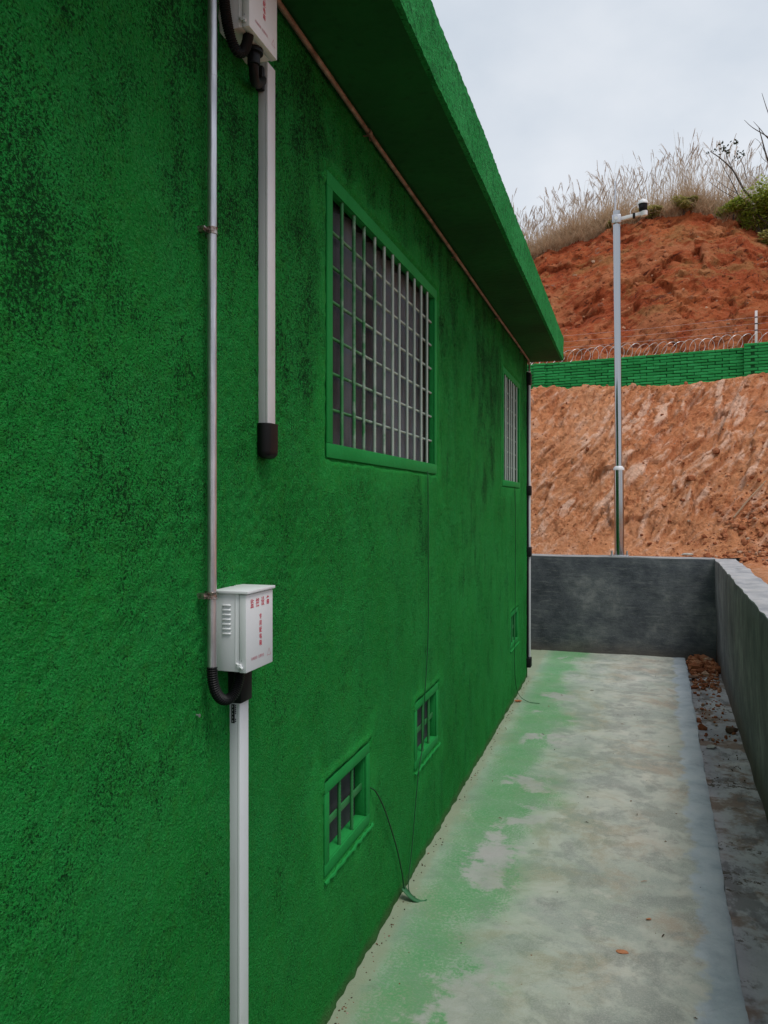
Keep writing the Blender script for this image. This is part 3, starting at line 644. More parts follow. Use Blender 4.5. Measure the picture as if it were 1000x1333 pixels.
# far end wall and plain hidden walls
def endfn(p):
    n = fbm(p[:, 0] * 7, p[:, 1] * 7, p[:, 2] * 7, 3); p[:, 1] += 0.004 * n; return p
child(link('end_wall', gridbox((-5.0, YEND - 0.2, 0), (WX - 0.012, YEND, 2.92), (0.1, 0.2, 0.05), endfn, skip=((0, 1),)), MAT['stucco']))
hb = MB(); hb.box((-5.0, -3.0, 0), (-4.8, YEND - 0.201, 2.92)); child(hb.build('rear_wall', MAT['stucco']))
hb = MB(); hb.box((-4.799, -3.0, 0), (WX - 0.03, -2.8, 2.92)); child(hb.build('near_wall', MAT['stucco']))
hb = MB(); hb.box((-4.79, -2.79, 0.0), (WX - 0.36, YEND - 0.21, 0.05)); child(hb.build('floor', MAT['dark']))
hb = MB(); hb.box((WX - 0.35, -2.79, 0.06), (WX - 0.30, YEND - 0.21, 2.90)); child(hb.build('inner_lining', MAT['dark']))
# roof
def eave_fn(p):
    r = fbm(p[:, 0] * 40, p[:, 1] * 40, p[:, 2] * 40, 2, 0.6)
    face = ss(-0.60, -0.572, p[:, 0])
    p[:, 0] += face * (0.0022 * r + 0.004 * fbm(p[:, 1] * 1.1, 2, 0, 2))
    p[:, 2] += 0.0016 * r + 0.006 * fbm(p[:, 1] * 0.8, p[:, 0] * 2, 5, 2) * face
    low = 1 - ss(2.92, 2.945, p[:, 2])
    p[:, 2] -= low * face * 0.006 * np.maximum(0, fbm(p[:, 1] * 17, 7, 0, 3))
    return p
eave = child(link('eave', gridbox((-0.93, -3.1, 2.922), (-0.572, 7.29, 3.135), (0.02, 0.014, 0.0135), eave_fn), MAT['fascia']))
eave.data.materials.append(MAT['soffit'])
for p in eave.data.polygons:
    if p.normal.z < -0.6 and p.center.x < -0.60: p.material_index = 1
hb = MB(); hb.box((-5.2, -3.1, 2.925), (-0.931, 7.285, 3.13)); child(hb.build('roof_slab', MAT['fascia']))

# reinforcing-bar mesh shared by the window grilles
def rebar_mesh(length, r=0.006, step=0.0055, axis='z'):
    n = int(length / step); pts = []; rr = []
    for i in range(n + 1):
        t = -length / 2 + length * i / n
        pts.append((0, 0, t) if axis == 'z' else (0, t, 0)); rr.append(r * (1.13 if i % 2 else 0.93))
    mb = MB().tube(pts, rr, 7)
    me = mesh_from(mb.v, mb.f, True); me.materials.append(MAT['rebar']); return me
def plain_bar(length, r):
    mb = MB().tube([(0, -length / 2, 0), (0, length / 2, 0)], r, 7); me = mesh_from(mb.v, mb.f, True); me.set_sharp_from_angle(angle=1.0); me.materials.append(MAT['rebar']); return me
def reveal(y0, y1, z0, z1, depth, bw):
    """plaster lining of an opening: four jamb boards"""
    x1, x0 = WX - 0.006, WX - depth; t = 0.03
    mb = MB()
    mb.box((x0, y0 - t, z0), (x1, y0 - 0.0005, z1)); mb.box((x0, y1 + 0.0005, z0), (x1, y1 + t, z1))
    mb.box((x0, y0 - t, z1 + 0.0005), (x1, y1 + t, z1 + t)); mb.box((x0, y0 - t, z0 - t), (x1, y1 + t, z0 - 0.0005))
    return mb
def window(y0, y1, z0, z1, nv, nh, depth, kind):
    w_ = reveal(y0, y1, z0, z1, depth, 0.05).build('window' if kind == 'w' else 'vent', MAT['plaster'], bevel=0.003)
    child(w_)
    bpy.context.view_layer.update()
    H_, W_ = z1 - z0, y1 - y0
    t_ = 0.046 if kind == 'w' else 0.036; xa, xb = WX - 0.0055, WX + 0.0015        # flat plaster band round the opening
    for lo, hi in (((xa, y0 - t_, z0), (xb, y0, z1)), ((xa, y1, z0), (xb, y1 + t_, z1)), ((xa, y0 - t_, z1 + .0003), (xb - .0008, y1 + t_, z1 + t_)), ((xa, y0 - t_, z0 - t_), (xb - .0005, y1 + t_, z0 - .0003))):
        child(MB().box(lo, hi).build('frame_band', MAT['plaster'], bevel=0.0018), w_)
    vb = rebar_mesh(H_ + 0.012)
    bx = WX - 0.009
    for i in range(nv):
        o = link('bar', vb); o.location = (bx + 0.003 * random.uniform(-1, 1), y0 + W_ * (i + 1) / (nv + 1) + random.uniform(-0.004, 0.004), (z0 + z1) / 2)
        o.rotation_euler = (random.uniform(-0.006, 0.006), 0, random.uniform(0, 1)); child(o, w_)
    if kind == 'w':
        hbm = plain_bar(W_ + 0.012, 0.0054)
        for i in range(nh):
            o = link('bar', hbm); o.location = (bx - 0.0105, (y0 + y1) / 2, z0 + H_ * (i + 1) / (nh + 1) + random.uniform(-0.004, 0.004)); child(o, w_)
    else:
        mb = MB().box((-0.003, -W_ / 2 - 0.005, -0.011), (0.003, W_ / 2 + 0.005, 0.011))
        o = mb.build('bar', MAT['rebar'], bevel=0.0012); o.location = (bx - 0.011, (y0 + y1) / 2, (z0 + z1) / 2 - 0.004); child(o, w_)
    if kind == 'w':
        pane = MB().box((WX - depth - 0.006, y0 - 0.02, z0 - 0.02), (WX - depth - 0.001, y1 + 0.02, z1 + 0.02)).build('pane', MAT['glass']); child(pane, w_)
        yy = np.linspace(y0 - 0.03, y1 + 0.03, 160); zz = np.linspace(z0 - 0.03, z1 + 0.03, 8); Yq, Zq = np.meshgrid(yy, zz, indexing='ij')
        Xq = WX - depth - 0.05 + 0.018 * np.sin(Yq * 47 + 2 * np.sin(Yq * 11)) + 0.01 * fbm(Yq * 8, Zq * 2, 0, 2)
        child(link('curtain', mesh_from(np.stack([Xq, Yq, Zq], -1).reshape(-1, 3), grid_faces(*Yq.shape), True), MAT['curtain']), w_)
    else:
        child(MB().box((WX - 0.056, y0 - 0.02, z0 - 0.02), (WX - 0.0455, y1 + 0.02, z1 + 0.02)).build('back_panel', MAT['mesh']), w_)
        # rough sill fillet below the opening
        n = 26; pts = []
        for i in range(n):
            t = i / (n - 1); pts.append((WX + 0.0045 + 0.0015 * math.sin(i * 1.9), y0 - 0.045 + (W_ + 0.10) * t, z0 - 0.052 + 0.002 * math.sin(i * 1.3)))
        child(MB().tube(pts, [0.0055 + 0.0018 * math.sin(i * 2.3) for i in range(n)], 6).build('sill_lip', MAT['plaster'], smooth=True), w_)
    return w_
window(*WIN[0], 11, 6, 0.030, 'w'); window(*WIN[1], 7, 6, 0.030, 'w')
for v_ in VENT: window(*v_, 2, 1, 0.045, 'v')

# ================================================================== THINGS ON THE WALL
def arc(p0, p1, p2, p3, n=24):
    p0, p1, p2, p3 = map(Vector, (p0, p1, p2, p3)); return [p0 * (1-t)**3 + p1 * 3*t*(1-t)**2 + p2 * 3*t*t*(1-t) + p3 * t**3 for t in [i / n for i in range(n + 1)]]
def resample(pts, step):
    pts = [Vector(p) for p in pts]; out = [pts[0]]; acc = 0.0
    for a_, b_ in zip(pts, pts[1:]):
        Ls = (b_ - a_).length; pos = step - acc
        while pos <= Ls: out.append(a_.lerp(b_, pos / Ls)); pos += step
        acc = (acc + Ls) % step if Ls else acc
    return out

# galvanised conduit with saddle clamps
CY = 1.474; CXX = WX + 0.024
cd = empty('conduit_pipe', (CXX, CY, 1.24), 'thin galvanised steel conduit running up the wall beside both white boxes', 'pipe')
def lchild(o, root):
    o.parent = root; o.matrix_parent_inverse = Matrix.Translation(-root.location) if root.rotation_euler.z == 0 else root.matrix_world.inverted(); return o
lchild(MB().tube([(CXX, CY, 1.236), (CXX, CY, 2.10), (CXX + 0.001, CY, 2.925)], 0.0100, 16).build('tube', MAT['galv'], smooth=True), cd)
lchild(MB().tube([(CXX + 0.0005, CY, 2.525), (CXX + 0.0005, CY, 2.5285)], 0.0106, 16).build('joint_ring', MAT['galv'], smooth=True), cd)
for zc_ in (2.19, 1.40):
    mb = MB().tube([(CXX, CY, zc_ - 0.008), (CXX, CY, zc_ - 0.007), (CXX, CY, zc_ - 0.002), (CXX, CY, zc_ + 0.002), (CXX, CY, zc_ + 0.007), (CXX, CY, zc_ + 0.008)], [0.0108, 0.0122, 0.0112, 0.0112, 0.0122, 0.0108], 16)
    mb.box((WX - 0.004, CY - 0.022, zc_ - 0.006), (CXX - 0.006, CY - 0.011, zc_ + 0.006))
    mb.box((WX - 0.004, CY + 0.011, zc_ - 0.007), (WX + 0.006, CY + 0.02, zc_ + 0.007))
    cl = lchild(mb.build('clamp', MAT['clamp'], smooth=True), cd)
    sc_ = MB().tube([(CXX - 0.007, CY - 0.028, zc_), (CXX - 0.007, CY - 0.021, zc_)], 0.0050, 6)
    sc_.tube([(CXX - 0.004, CY - 0.030, zc_), (CXX - 0.004, CY - 0.012, zc_ )], 0.0025, 6)
    s_ = sc_.build('screw', MAT['clamp']); s_.parent = cl

def text_mesh(body, size, mat, y, z, x, root_or_parent, name='lettering', squash=1.0, vertical=False):
    bodies = list(body) if vertical else [body]
    V, F = [], []
    for k, ch in enumerate(bodies):
        cu = bpy.data.curves.new('t', 'FONT'); cu.body = ch; cu.size = size; cu.align_x = 'CENTER'; cu.align_y = 'CENTER'; cu.offset = size * 0.012
        cu.resolution_u = 3
        to = bpy.data.objects.new('t', cu); COL.objects.link(to)
        dg = bpy.context.evaluated_depsgraph_get(); me = bpy.data.meshes.new_from_object(to.evaluated_get(dg))
        b = len(V)
        for v in me.vertices: V.append((x, y + v.co.x * squash, z + v.co.y - k * size * 1.12))
        for p in me.polygons: F.append(tuple(i + b for i in p.vertices))
        bpy.data.objects.remove(to); bpy.data.curves.remove(cu); bpy.data.meshes.remove(me)
    o = link(name, mesh_from(V, F, False), mat); o.parent = root_or_parent; o['_w'] = 1; return o

def equipment_box(x1, y0, y1, z0, z1, label, louvers, lid=True):
    root = empty('equipment_box', (WX, (y0 + y1) / 2, z0), label, 'junction box')
    T = Matrix.Translation(-root.location)
    def ch(o, p=None):
        if p is None: o.parent = root; o.matrix_parent_inverse = T
        else: o.parent = p
        return o
    xs = x1 - 0.0175
    body = ch(MB().box((WX - 0.006, y0, z0), (xs - 0.0012, y1, z1)).build('body', MAT['white'], bevel=0.0015))
    door = ch(MB().box((xs, y0 - 0.0014, z0 - 0.0012), (x1, y1 + 0.0014, z1 - 0.002)).build('door', MAT['white'], bevel=0.0018))
    ch(MB().box((xs - 0.0012, y0 + 0.002, z0 + 0.002), (xs, y1 - 0.002, z1 - 0.003)).build('gasket', MAT['black']))
    ch(MB().box((xs - 0.010, y0 - 0.0012, z0 + 0.001), (xs - 0.0085, y0 + 0.002, z1 - 0.003)).build('edge_bead', MAT['white']), body)
    if lid: ch(MB().box((WX - 0.006, y0 - 0.005, z1 + 0.0002), (x1 + 0.005, y1 + 0.005, z1 + 0.0068)).build('lid', MAT['white'], bevel=0.0012))
    if louvers:
        for k in range(7):
            zz = z1 - 0.026 - 0.0105 * k; n = 8; v = []; xa_, xb_2 = WX + 0.022, WX + 0.044
            prof = [(0, 0.003), (-0.0034, 0.0005), (-0.0034, -0.0012), (0, -0.0030)]
            mb = MB()
            for xx in (xa_, xa_ + 0.002, xb_2 - 0.002, xb_2):
                kf = 0.15 if xx in (xa_, xb_2) else 1.0
                v += [(xx, y0 + 0.0004 + py * kf, zz + pz) for py, pz in prof]
            f = [(i*4+j, i*4+j+1, (i+1)*4+j+1, (i+1)*4+j) for i in range(3) for j in range(3)]
            mb.add(v, f); ch(mb.build('louver', MAT['white'], smooth=True), body)
    for (yy, sgn) in ((y0, -1), (y1, 1)):
        mb = MB(); a0 = Vector((xs - 0.006, yy + sgn * 0.003, z0 + 0.020)); b0 = Vector((xs + 0.011, yy + sgn * 0.006, z0 + 0.009))
        mb.tube([a0, a0.lerp(b0, 0.5), b0], [0.0028, 0.0036, 0.0030], 6)
        mb.tube([a0.lerp(b0, 0.5) - Vector((0, sgn * 0.005, 0)), a0.lerp(b0, 0.5) + Vector((0, sgn * 0.003, 0))], 0.0045, 8)
        ch(mb.build('latch', MAT['white'], smooth=True), door)
    ch(MB().tube([(xs + 0.006, y0 - 0.0022, z0 + 0.026), (xs + 0.006, y0 - 0.0008, z0 + 0.026)], 0.0014, 8).build('rivet', MAT['galv']), door)
    W_, H_ = y1 - y0, z1 - z0; xt = x1 + 0.0005; yc = (y0 + y1) / 2
    for k, chx in enumerate('监控设备'):
        ch(text_mesh(chx, 0.0215, MAT['red'], yc + (k - 1.5) * 0.0262, z1 - H_ * 0.145, xt, None, squash=0.80), door)
    ch(text_mesh('专用配电箱', 0.0135, MAT['red'], yc + 0.002, z0 + H_ * 0.665, xt, None, vertical=True), door)
    ch(text_mesh('有电危险  注意安全', 0.0078, MAT['faded'], yc - 0.012, z0 + H_ * 0.145, xt, None, squash=0.95), door)
    ty, tz, r_ = y1 - 0.020, z0 + H_ * 0.150, 0.0105
    tri = [(ty, tz + r_), (ty - r_ * 0.95, tz - r_ * 0.6), (ty + r_ * 0.95, tz - r_ * 0.6)]
    ctr = (ty, tz - 0.07 * r_); inn = [(ctr[0] + (p[0] - ctr[0]) * 0.84, ctr[1] + (p[1] - ctr[1]) * 0.84) for p in tri]
    V = [(xt, p[0], p[1]) for p in tri + inn]
    m_ = MB().add(V, [(0, 1, 4, 3), (1, 2, 5, 4), (2, 0, 3, 5)]); ch(m_.build('warning_triangle', MAT['faded']), door)
    for o in root.children_recursive:
        if '_w' in o: del o['_w']
    return root
LB = (-0.8015, 1.521, 1.651, 1.226, 1.399); UB = (-0.8065, 1.545, 1.685, 2.668, 2.850)
equipment_box(*LB, 'white metal equipment box with red lettering and side louvres, at waist height', True)
equipment_box(*UB, 'white metal equipment box high under the eave, cut by the top edge', False)

def hose(pts, r, name, label):
    pts = resample(pts, 0.0024); rr = [r * (1.0 if i % 2 else 0.80) for i in range(len(pts))]
    o = MB().tube(pts, rr, 14).build(name, MAT['black'], smooth=False)
    tag(o, label, 'hose'); return o
p = arc((CXX, CY, 1.245), (CXX + 0.004, CY - 0.010, 1.150), (CXX + 0.030, 1.535, 1.140), (CXX + 0.026, 1.552, 1.226), 60)
hose(p, 0.0125, 'flexible_hose', 'black corrugated hose looping from conduit foot into the lower white box')
p = arc((CXX + 0.010, CY + 0.026, 2.86), (CXX + 0.006, CY + 0.022, 2.58), (CXX + 0.035, 1.555, 2.57), (CXX + 0.034, 1.577, 2.672), 70)
hose(p, 0.0125, 'flexible_hose', 'black corrugated hose looping into the underside of the upper white box')
mb = MB().tube([(WX + 0.05, 1.577, 2.655), (WX + 0.05, 1.577, 2.667)], 0.0165, 12)
# cable gland and cable under the upper box
gl = empty('cable_gland', (WX + 0.045, 1.625, 2.667), 'black gland and cable dropping from the upper white box to its trunking', 'cable')
Tg = Matrix.Translation(-gl.location)
o = MB().tube([(WX + 0.045, 1.628, 2.666), (WX + 0.045, 1.628, 2.656), (WX + 0.045, 1.628, 2.655), (WX + 0.045, 1.628, 2.630)], [0.022, 0.022, 0.015, 0.015], 18).build('gland', MAT['black'], smooth=True); o.parent = gl; o.matrix_parent_inverse = Tg
pc = arc((WX + 0.045, 1.628, 2.645), (WX + 0.044, 1.630, 2.605), (WX + 0.018, 1.675, 2.600), (WX + 0.010, 1.742, 2.660), 24)
o = MB().tube(pc, 0.012, 12).build('cable', MAT['black'], smooth=True); o.parent = gl; o.matrix_parent_inverse = Tg
o = MB().box((WX - 0.003, 1.726, 2.630), (WX + 0.018, 1.7425, 2.690)).build('cable_box', MAT['black'], bevel=0.004); o.parent = gl; o.matrix_parent_inverse = Tg

def trunking(y0, wdt, z0, z1, label):
    root = empty('cable_trunking', (WX, y0 + wdt / 2, z0), label, 'trunking'); T = Matrix.Translation(-root.location)
    o = MB().box((WX - 0.006, y0, z0), (WX + 0.0185, y0 + wdt, z1)).build('base', MAT['pvc'], bevel=0.0006); o.parent = root; o.matrix_parent_inverse = T
    o = MB().box((WX + 0.0188, y0 - 0.0006, z0), (WX + 0.0250, y0 + wdt + 0.0006, z1)).build('cover', MAT['wpvc'], bevel=0.0014); o.parent = root; o.matrix_parent_inverse = T
    return root, T
tr, T = trunking(1.743, 0.042, 1.785, 2.705, 'white square cable trunking hanging below the upper box, black cap at its foot')
mb = MB(); mb.box((WX - 0.004, 1.727, 1.712), (WX + 0.034, 1.796, 1.800))
bm = bmesh.new(); me = mesh_from(mb.v, mb.f, False); bm.from_mesh(me)
bmesh.ops.bevel(bm, geom=[e for e in bm.edges if min(v.co.z for v in e.verts) < 1.72], offset=0.018, segments=4, profile=0.5, affect='EDGES', clamp_overlap=True)
bm.to_mesh(me); bm.free(); me.polygons.foreach_set('use_smooth', [True] * len(me.polygons)); me.set_sharp_from_angle(angle=0.6)
o = link('end_cap', me, MAT['black']); o.parent = tr; o.matrix_parent_inverse = T
tr, T = trunking(1.598, 0.042, -0.0, 1.140, 'white square cable trunking running from the lower box down to the ground')
o = MB().box((WX - 0.004, 1.590, 1.136), (WX + 0.032, 1.646, 1.224)).build('coupler', MAT['black'], bevel=0.003); o.parent = tr; o.matrix_parent_inverse = T
st = MB().box((WX + 0.0030, 1.5970, 1.088), (WX + 0.0115, 1.5978, 1.132)).build('sticker', MAT['black']); st.parent = tr; st.matrix_parent_inverse = T
# printed marks beside the sticker
V, F = [], []
for k in range(9):
    if k in (5, 6): continue
    z_ = 1.131 - k * 0.0046; b = len(V); V += [(WX + 0.0128, 1.5975, z_), (WX + 0.0152, 1.5975, z_), (WX + 0.0152, 1.5975, z_ - 0.0034), (WX + 0.0128, 1.5975, z_ - 0.0034)]; F.append((b, b+1, b+2, b+3))
o = link('printed_marks', mesh_from(V, F, False), MAT['black']); o.parent = tr; o.matrix_parent_inverse = T
V, F = [], []
for k in range(5):
    z_ = 1.129 - k * 0.0085; b = len(V); V += [(WX + 0.0060, 1.5967, z_), (WX + 0.0072, 1.5967, z_), (WX + 0.0072, 1.5967, z_ - 0.0045), (WX + 0.0060, 1.5967, z_ - 0.0045)]; F.append((b, b+1, b+2, b+3))
o = link('printed_marks', mesh_from(V, F, False), MAT['wprint']); o.parent = st; o.matrix_parent_inverse = Matrix.Identity(4)

# rusty pipe under the eave
pp = empty('eave_pipe', (WX + 0.016, 3.2, 2.895), 'thin rusty brown pipe running under the eave along the wall top', 'pipe')
Tp = Matrix.Translation(-pp.location)
pts = [(WX + 0.018 + 0.002 * math.sin(y * 2.1), y, 2.900 + 0.003 * math.sin(y * 1.3)) for y in np.linspace(-2.9, 7.05, 60)]
o = MB().tube(pts, 0.0085, 12).build('tube', MAT['rust'], smooth=True); o.parent = pp; o.matrix_parent_inverse = Tp
for yy in (1.2, 2.55, 3.95, 5.35, 6.6):
    o = MB().tube([(WX + 0.018, yy - 0.011, 2.900), (WX + 0.018, yy + 0.011, 2.900)], 0.0105, 12).build('joint_ring', MAT['rust'], smooth=True); o.parent = pp; o.matrix_parent_inverse = Tp
    o = MB().tube([(WX - 0.003, yy, 2.890), (WX + 0.018, yy, 2.888), (WX + 0.022, yy, 2.870)], 0.003, 6).build('hook', MAT['rust']); o.parent = pp; o.matrix_parent_inverse = Tp
o = MB().tube(arc((WX + 0.018, 7.05, 2.900), (WX + 0.018, 7.12, 2.90), (WX + 0.018, 7.125, 2.89), (WX + 0.018, 7.125, 2.80), 14), 0.0085, 12).build('bend', MAT['rust'], smooth=True); o.parent = pp; o.matrix_parent_inverse = Tp

# corner downpipe: white trunking, black strip along its near side, black couplers
dp = empty('corner_conduit', (WX, 7.10, 0.12), 'slim white and black conduit with black couplers at the far wall corner', 'pipe')
Td = Matrix.Translation(-dp.location)
for nm, mt, lo, hi, bv in (('trunk', 'wpvc', (WX - 0.008, 7.105, 0.12), (WX + 0.030, 7.140, 2.81), 0.002), ('cable', 'black', (WX - 0.008, 7.078, 0.12), (WX + 0.018, 7.103, 2.80), 0.006)):
    o = MB().box(lo, hi).build(nm, MAT[mt], bevel=bv); o.parent = dp; o.matrix_parent_inverse = Td
for zz, hh in ((2.735, 0.055), (1.715, 0.045), (1.155, 0.045), (0.145, 0.045)):
    o = MB().box((WX - 0.008, 7.060, zz - hh), (WX + 0.040, 7.150, zz + hh)).build('coupler', MAT['black'], bevel=0.010); o.parent = dp; o.matrix_parent_inverse = Td

# loose wires
def wire(pts, r, label, lean=None):
    P = [Vector(q) for q in pts]; out = []
    for i in range(len(P) - 1):
        p0, p1, p2, p3 = P[max(i-1, 0)], P[i], P[i+1], P[min(i+2, len(P)-1)]
        for t in [k / 8 for k in range(8)]:
            out.append(0.5 * ((2*p1) + (p2-p0)*t + (2*p0-5*p1+4*p2-p3)*t*t + (3*p1-p0-3*p2+p3)*t**3))
    out.append(P[-1])
    return tag(MB().tube(out, r, 6).build('wire', MAT['wire'], smooth=True), label, 'wire')
q = WX + 0.012
wire([(q - 0.006, 3.42, 1.745), (q, 3.405, 1.70), (q, 3.41, 1.40), (q + 0.002, 3.40, 1.0), (q, 3.345, 0.72), (q + 0.004, 3.31, 0.55), (q + 0.004, 3.22, 0.42), (q + 0.004, 3.12, 0.157), (q + 0.010, 3.04, 0.035), (q + 0.03, 3.01, 0.008)], 0.0024, 'thin dark wire hanging from large barred window down past the second vent')
wire([(q - 0.012, 2.610, 0.580), (q + 0.002, 2.640, 0.555), (q + 0.006, 2.72, 0.47), (q + 0.006, 2.80, 0.37), (q + 0.004, 2.90, 0.235), (q + 0.008, 2.955, 0.12), (q + 0.014, 2.985, 0.03), (q + 0.05, 3.0, 0.006)], 0.0028, 'green wire sagging from side of the nearest vent to the ground')
wire([(q - 0.006, 6.27, 1.735), (q, 6.26, 1.5), (q, 6.25, 1.0), (q + 0.003, 6.22, 0.6), (q + 0.003, 6.20, 0.25), (q + 0.02, 6.27, 0.06), (q + 0.10, 6.22, 0.010), (q + 0.20, 6.20, 0.006)], 0.0024, 'thin dark wire hanging from farthest window to the ground beside it')
# torn strip of green film where the wires meet the ground
fx = MB(); n = 9; v = []
for i in range(n):
    t = i / (n - 1); x = q + 0.004 + 0.095 * t; y = 2.985 - 0.03 * math.sin(t * 2.2) + 0.04 * t; hw = 0.020 * (1 - 0.6 * t)
    z = 0.045 * (1 - t) ** 2.6 + 0.003 + 0.003 * math.sin(t * 6)
    v += [(x, y - hw, z - 0.002), (x, y, z + 0.003), (x, y + hw, z - 0.001)]
f = [(i*3+j, (i+1)*3+j, (i+1)*3+j+1, i*3+j+1) for i in range(n - 1) for j in range(2)]
o = fx.add(v, f).build('film_scrap', MAT['film'], smooth=True); tag(o, 'torn scrap of green film on the path at wall foot', 'scrap')
sm_ = o.modifiers.new('solid', 'SOLIDIFY'); sm_.thickness = 0.0015
# small nail under the lower hose
o = MB().tube([(WX - 0.003, 1.452, 1.145), (WX + 0.006, 1.451, 1.144)], 0.002, 8).tube([(WX + 0.006, 1.451, 1.144), (WX + 0.0075, 1.451, 1.144)], 0.004, 8).build('nail', MAT['galv']); tag(o, 'small nail in the wall beside the lower black hose', 'nail')

# ================================================================== POLE WITH CAMERA
px_, py_ = -0.09, 8.63
pole = empty('camera_pole', (px_, py_, 1.03), 'tall stainless steel pole in two thicknesses standing on the far wall', 'pole')
Tq = Matrix.Translation(-pole.location)
def pch(o, p=None):
    if p is None: o.parent = pole; o.matrix_parent_inverse = Tq
    else: o.parent = p
    return o
lx = -0.03   # slight lean
pch(MB().tube([(px_, py_, 1.03), (px_ + lx * 0.25, py_, 1.97)], 0.051, 24).build('lower_tube', MAT['steel'], smooth=True))
pch(MB().tube([(px_ + lx * 0.25, py_, 1.955), (px_ + lx * 0.25, py_, 1.975), (px_ + lx * 0.26, py_, 1.998)], [0.057, 0.057, 0.038], 24).build('collar', MAT['wpvc'], smooth=True))
pch(MB().tube([(px_ + lx * 0.26, py_, 1.98), (px_ + lx, py_, 4.74)], 0.0365, 24).build('upper_tube', MAT['steel'], smooth=True))
fl = pch(MB().box((px_ - 0.10, py_ - 0.09, 1.030), (px_ + 0.10, py_ + 0.09, 1.044)).build('base_plate', MAT['galv'], bevel=0.002))
for sx in (-1, 1):
    for sy in (-1, 1):
        pch(MB().tube([(px_ + sx * 0.078, py_ + sy * 0.068, 1.044), (px_ + sx * 0.078, py_ + sy * 0.068, 1.085)], 0.009, 6).build('bolt', MAT['galv']), fl)
pch(MB().tube([(px_ + lx - 0.012, py_ - 0.01, 4.60), (px_ + lx - 0.012, py_ - 0.01, 5.06)], [0.011, 0.008], 8).build('rod', MAT['galv'], smooth=True))
br = pch(MB().box((px_ + lx - 0.046, py_ - 0.05, 4.60), (px_ + lx + 0.046, py_ + 0.046, 4.69)).build('bracket', MAT['galv'], bevel=0.006))
pch(MB().tube([(px_ + lx - 0.005, py_ - 0.058, 4.648), (px_ + lx - 0.005, py_ - 0.045, 4.648)], 0.018, 12).build('bolt', MAT['wpvc'], smooth=True), br)
ax0, ax1 = px_ + lx + 0.04, px_ + lx + 0.265
v = [(ax0, py_ - 0.02, 4.628), (ax0, py_ + 0.02, 4.628), (ax0, py_ + 0.02, 4.668), (ax0, py_ - 0.02, 4.668), (ax1, py_ - 0.03, 4.665), (ax1, py_ + 0.01, 4.665), (ax1, py_ + 0.01, 4.700), (ax1, py_ - 0.03, 4.700)]
arm = pch(MB().add(v, [(0,1,2,3),(7,6,5,4),(0,4,5,1),(1,5,6,2),(2,6,7,3),(3,7,4,0)]).build('arm', MAT['wpvc'], bevel=0.003))
pch(MB().box((ax0 + 0.125, py_ - 0.029, 4.644), (ax0 + 0.152, py_ + 0.019, 4.694)).build('band', MAT['black'], bevel=0.002), arm)
cx_, cy_ = ax1 + 0.005, py_ - 0.012
cmr = empty('surveillance_camera', (cx_, cy_, 4.69), 'black dome camera with white cap on the arm at pole top', 'camera'); Tc = Matrix.Translation(-cmr.location)
def cch(o): o.parent = cmr; o.matrix_parent_inverse = Tc; return o
cch(MB().tube([(cx_, cy_, 4.705), (cx_, cy_, 4.715), (cx_, cy_, 4.72), (cx_, cy_, 4.787)], [0.034, 0.040, 0.043, 0.046], 20).build('housing', MAT['black'], smooth=True))
cch(MB().tube([(cx_, cy_, 4.780), (cx_, cy_, 4.795), (cx_, cy_, 4.822), (cx_, cy_, 4.832)], [0.052, 0.052, 0.036, 0.016], 20).build('cap', MAT['wpvc'], smooth=True))
cch(MB().tube([(cx_ + 0.012, cy_, 4.655), (cx_ + 0.006, cy_, 4.70)], [0.034, 0.040], 16).build('mount', MAT['wpvc'], smooth=True))
cch(MB().tube([(cx_ - 0.012, cy_ - 0.040, 4.75), (cx_ - 0.012, cy_ - 0.048, 4.75)], 0.016, 14).build('lens', MAT['black'], smooth=True))
cch(MB().tube(arc((ax0 + 0.10, py_ - 0.02, 4.690), (ax0 + 0.10, py_ - 0.02, 4.75), (cx_ - 0.09, cy_, 4.76), (cx_ - 0.04, cy_, 4.785), 14), 0.005, 6).build('cable', MAT['wpvc'], smooth=True))

# ================================================================== BRICK WALL WITH RAZOR WIRE
A_ = Vector((-1.95, 16.17)); ang = math.atan2(-0.65, 4.39); TOP = 4.48
bw = empty('brick_wall', (A_.x, A_.y, 0), 'green painted brick boundary wall between the two red earth slopes', 'wall', rz=ang)
BL, BH, BT, CH, CL = 0.232, 0.046, 0.11, 0.0575, 0.2445
PIERS = (0.22, 4.27)         # left pier strip, right pier (at the step)
variants = []
for k in range(5):
    mb = MB().box((-BL/2, -BT/2, -BH/2), (BL/2, BT/2, BH/2)); me = mesh_from(mb.v, mb.f, False)
    bm = bmesh.new(); bm.from_mesh(me)
    for v in bm.verts: v.co += Vector((random.uniform(-.004, .004), random.uniform(-.005, .005), random.uniform(-.003, .003)))
    bmesh.ops.bevel(bm, geom=bm.edges[:], offset=0.006, segments=1, affect='EDGES'); bm.to_mesh(me); bm.free()
    me.materials.append(MAT['brick']); variants.append(me)
core = MB().box((-9, -0.034, 2.6), (14, 0.19, TOP - 0.012)); core.build('mortar_core', MAT['joint'], bw)
far = MB(); nb = 0
for r_ in range(24):
    z = TOP - BH / 2 - r_ * CH - 0.004
    off = (r_ % 2) * CL / 2
    for k in range(-36, 58):
        s0 = k * CL + off
        if any(abs(s0 - pc_) < 0.10 for pc_ in ()): continue
        vis = (-0.45 < s0 < 5.35) and r_ < 11
        if vis:
            o = link('brick', variants[(k * 7 + r_ * 3) % 5], parent=bw); o.location = (s0 + random.uniform(-.006, .006), random.uniform(-.004, .004), z + random.uniform(-.002, .002)); nb += 1
        elif r_ < 14:
            far.box((s0 - BL/2, -BT/2, z - BH/2), (s0 + BL/2, BT/2, z + BH/2))
far.build('brick_courses', MAT['brick'], bw, kind='stuff')
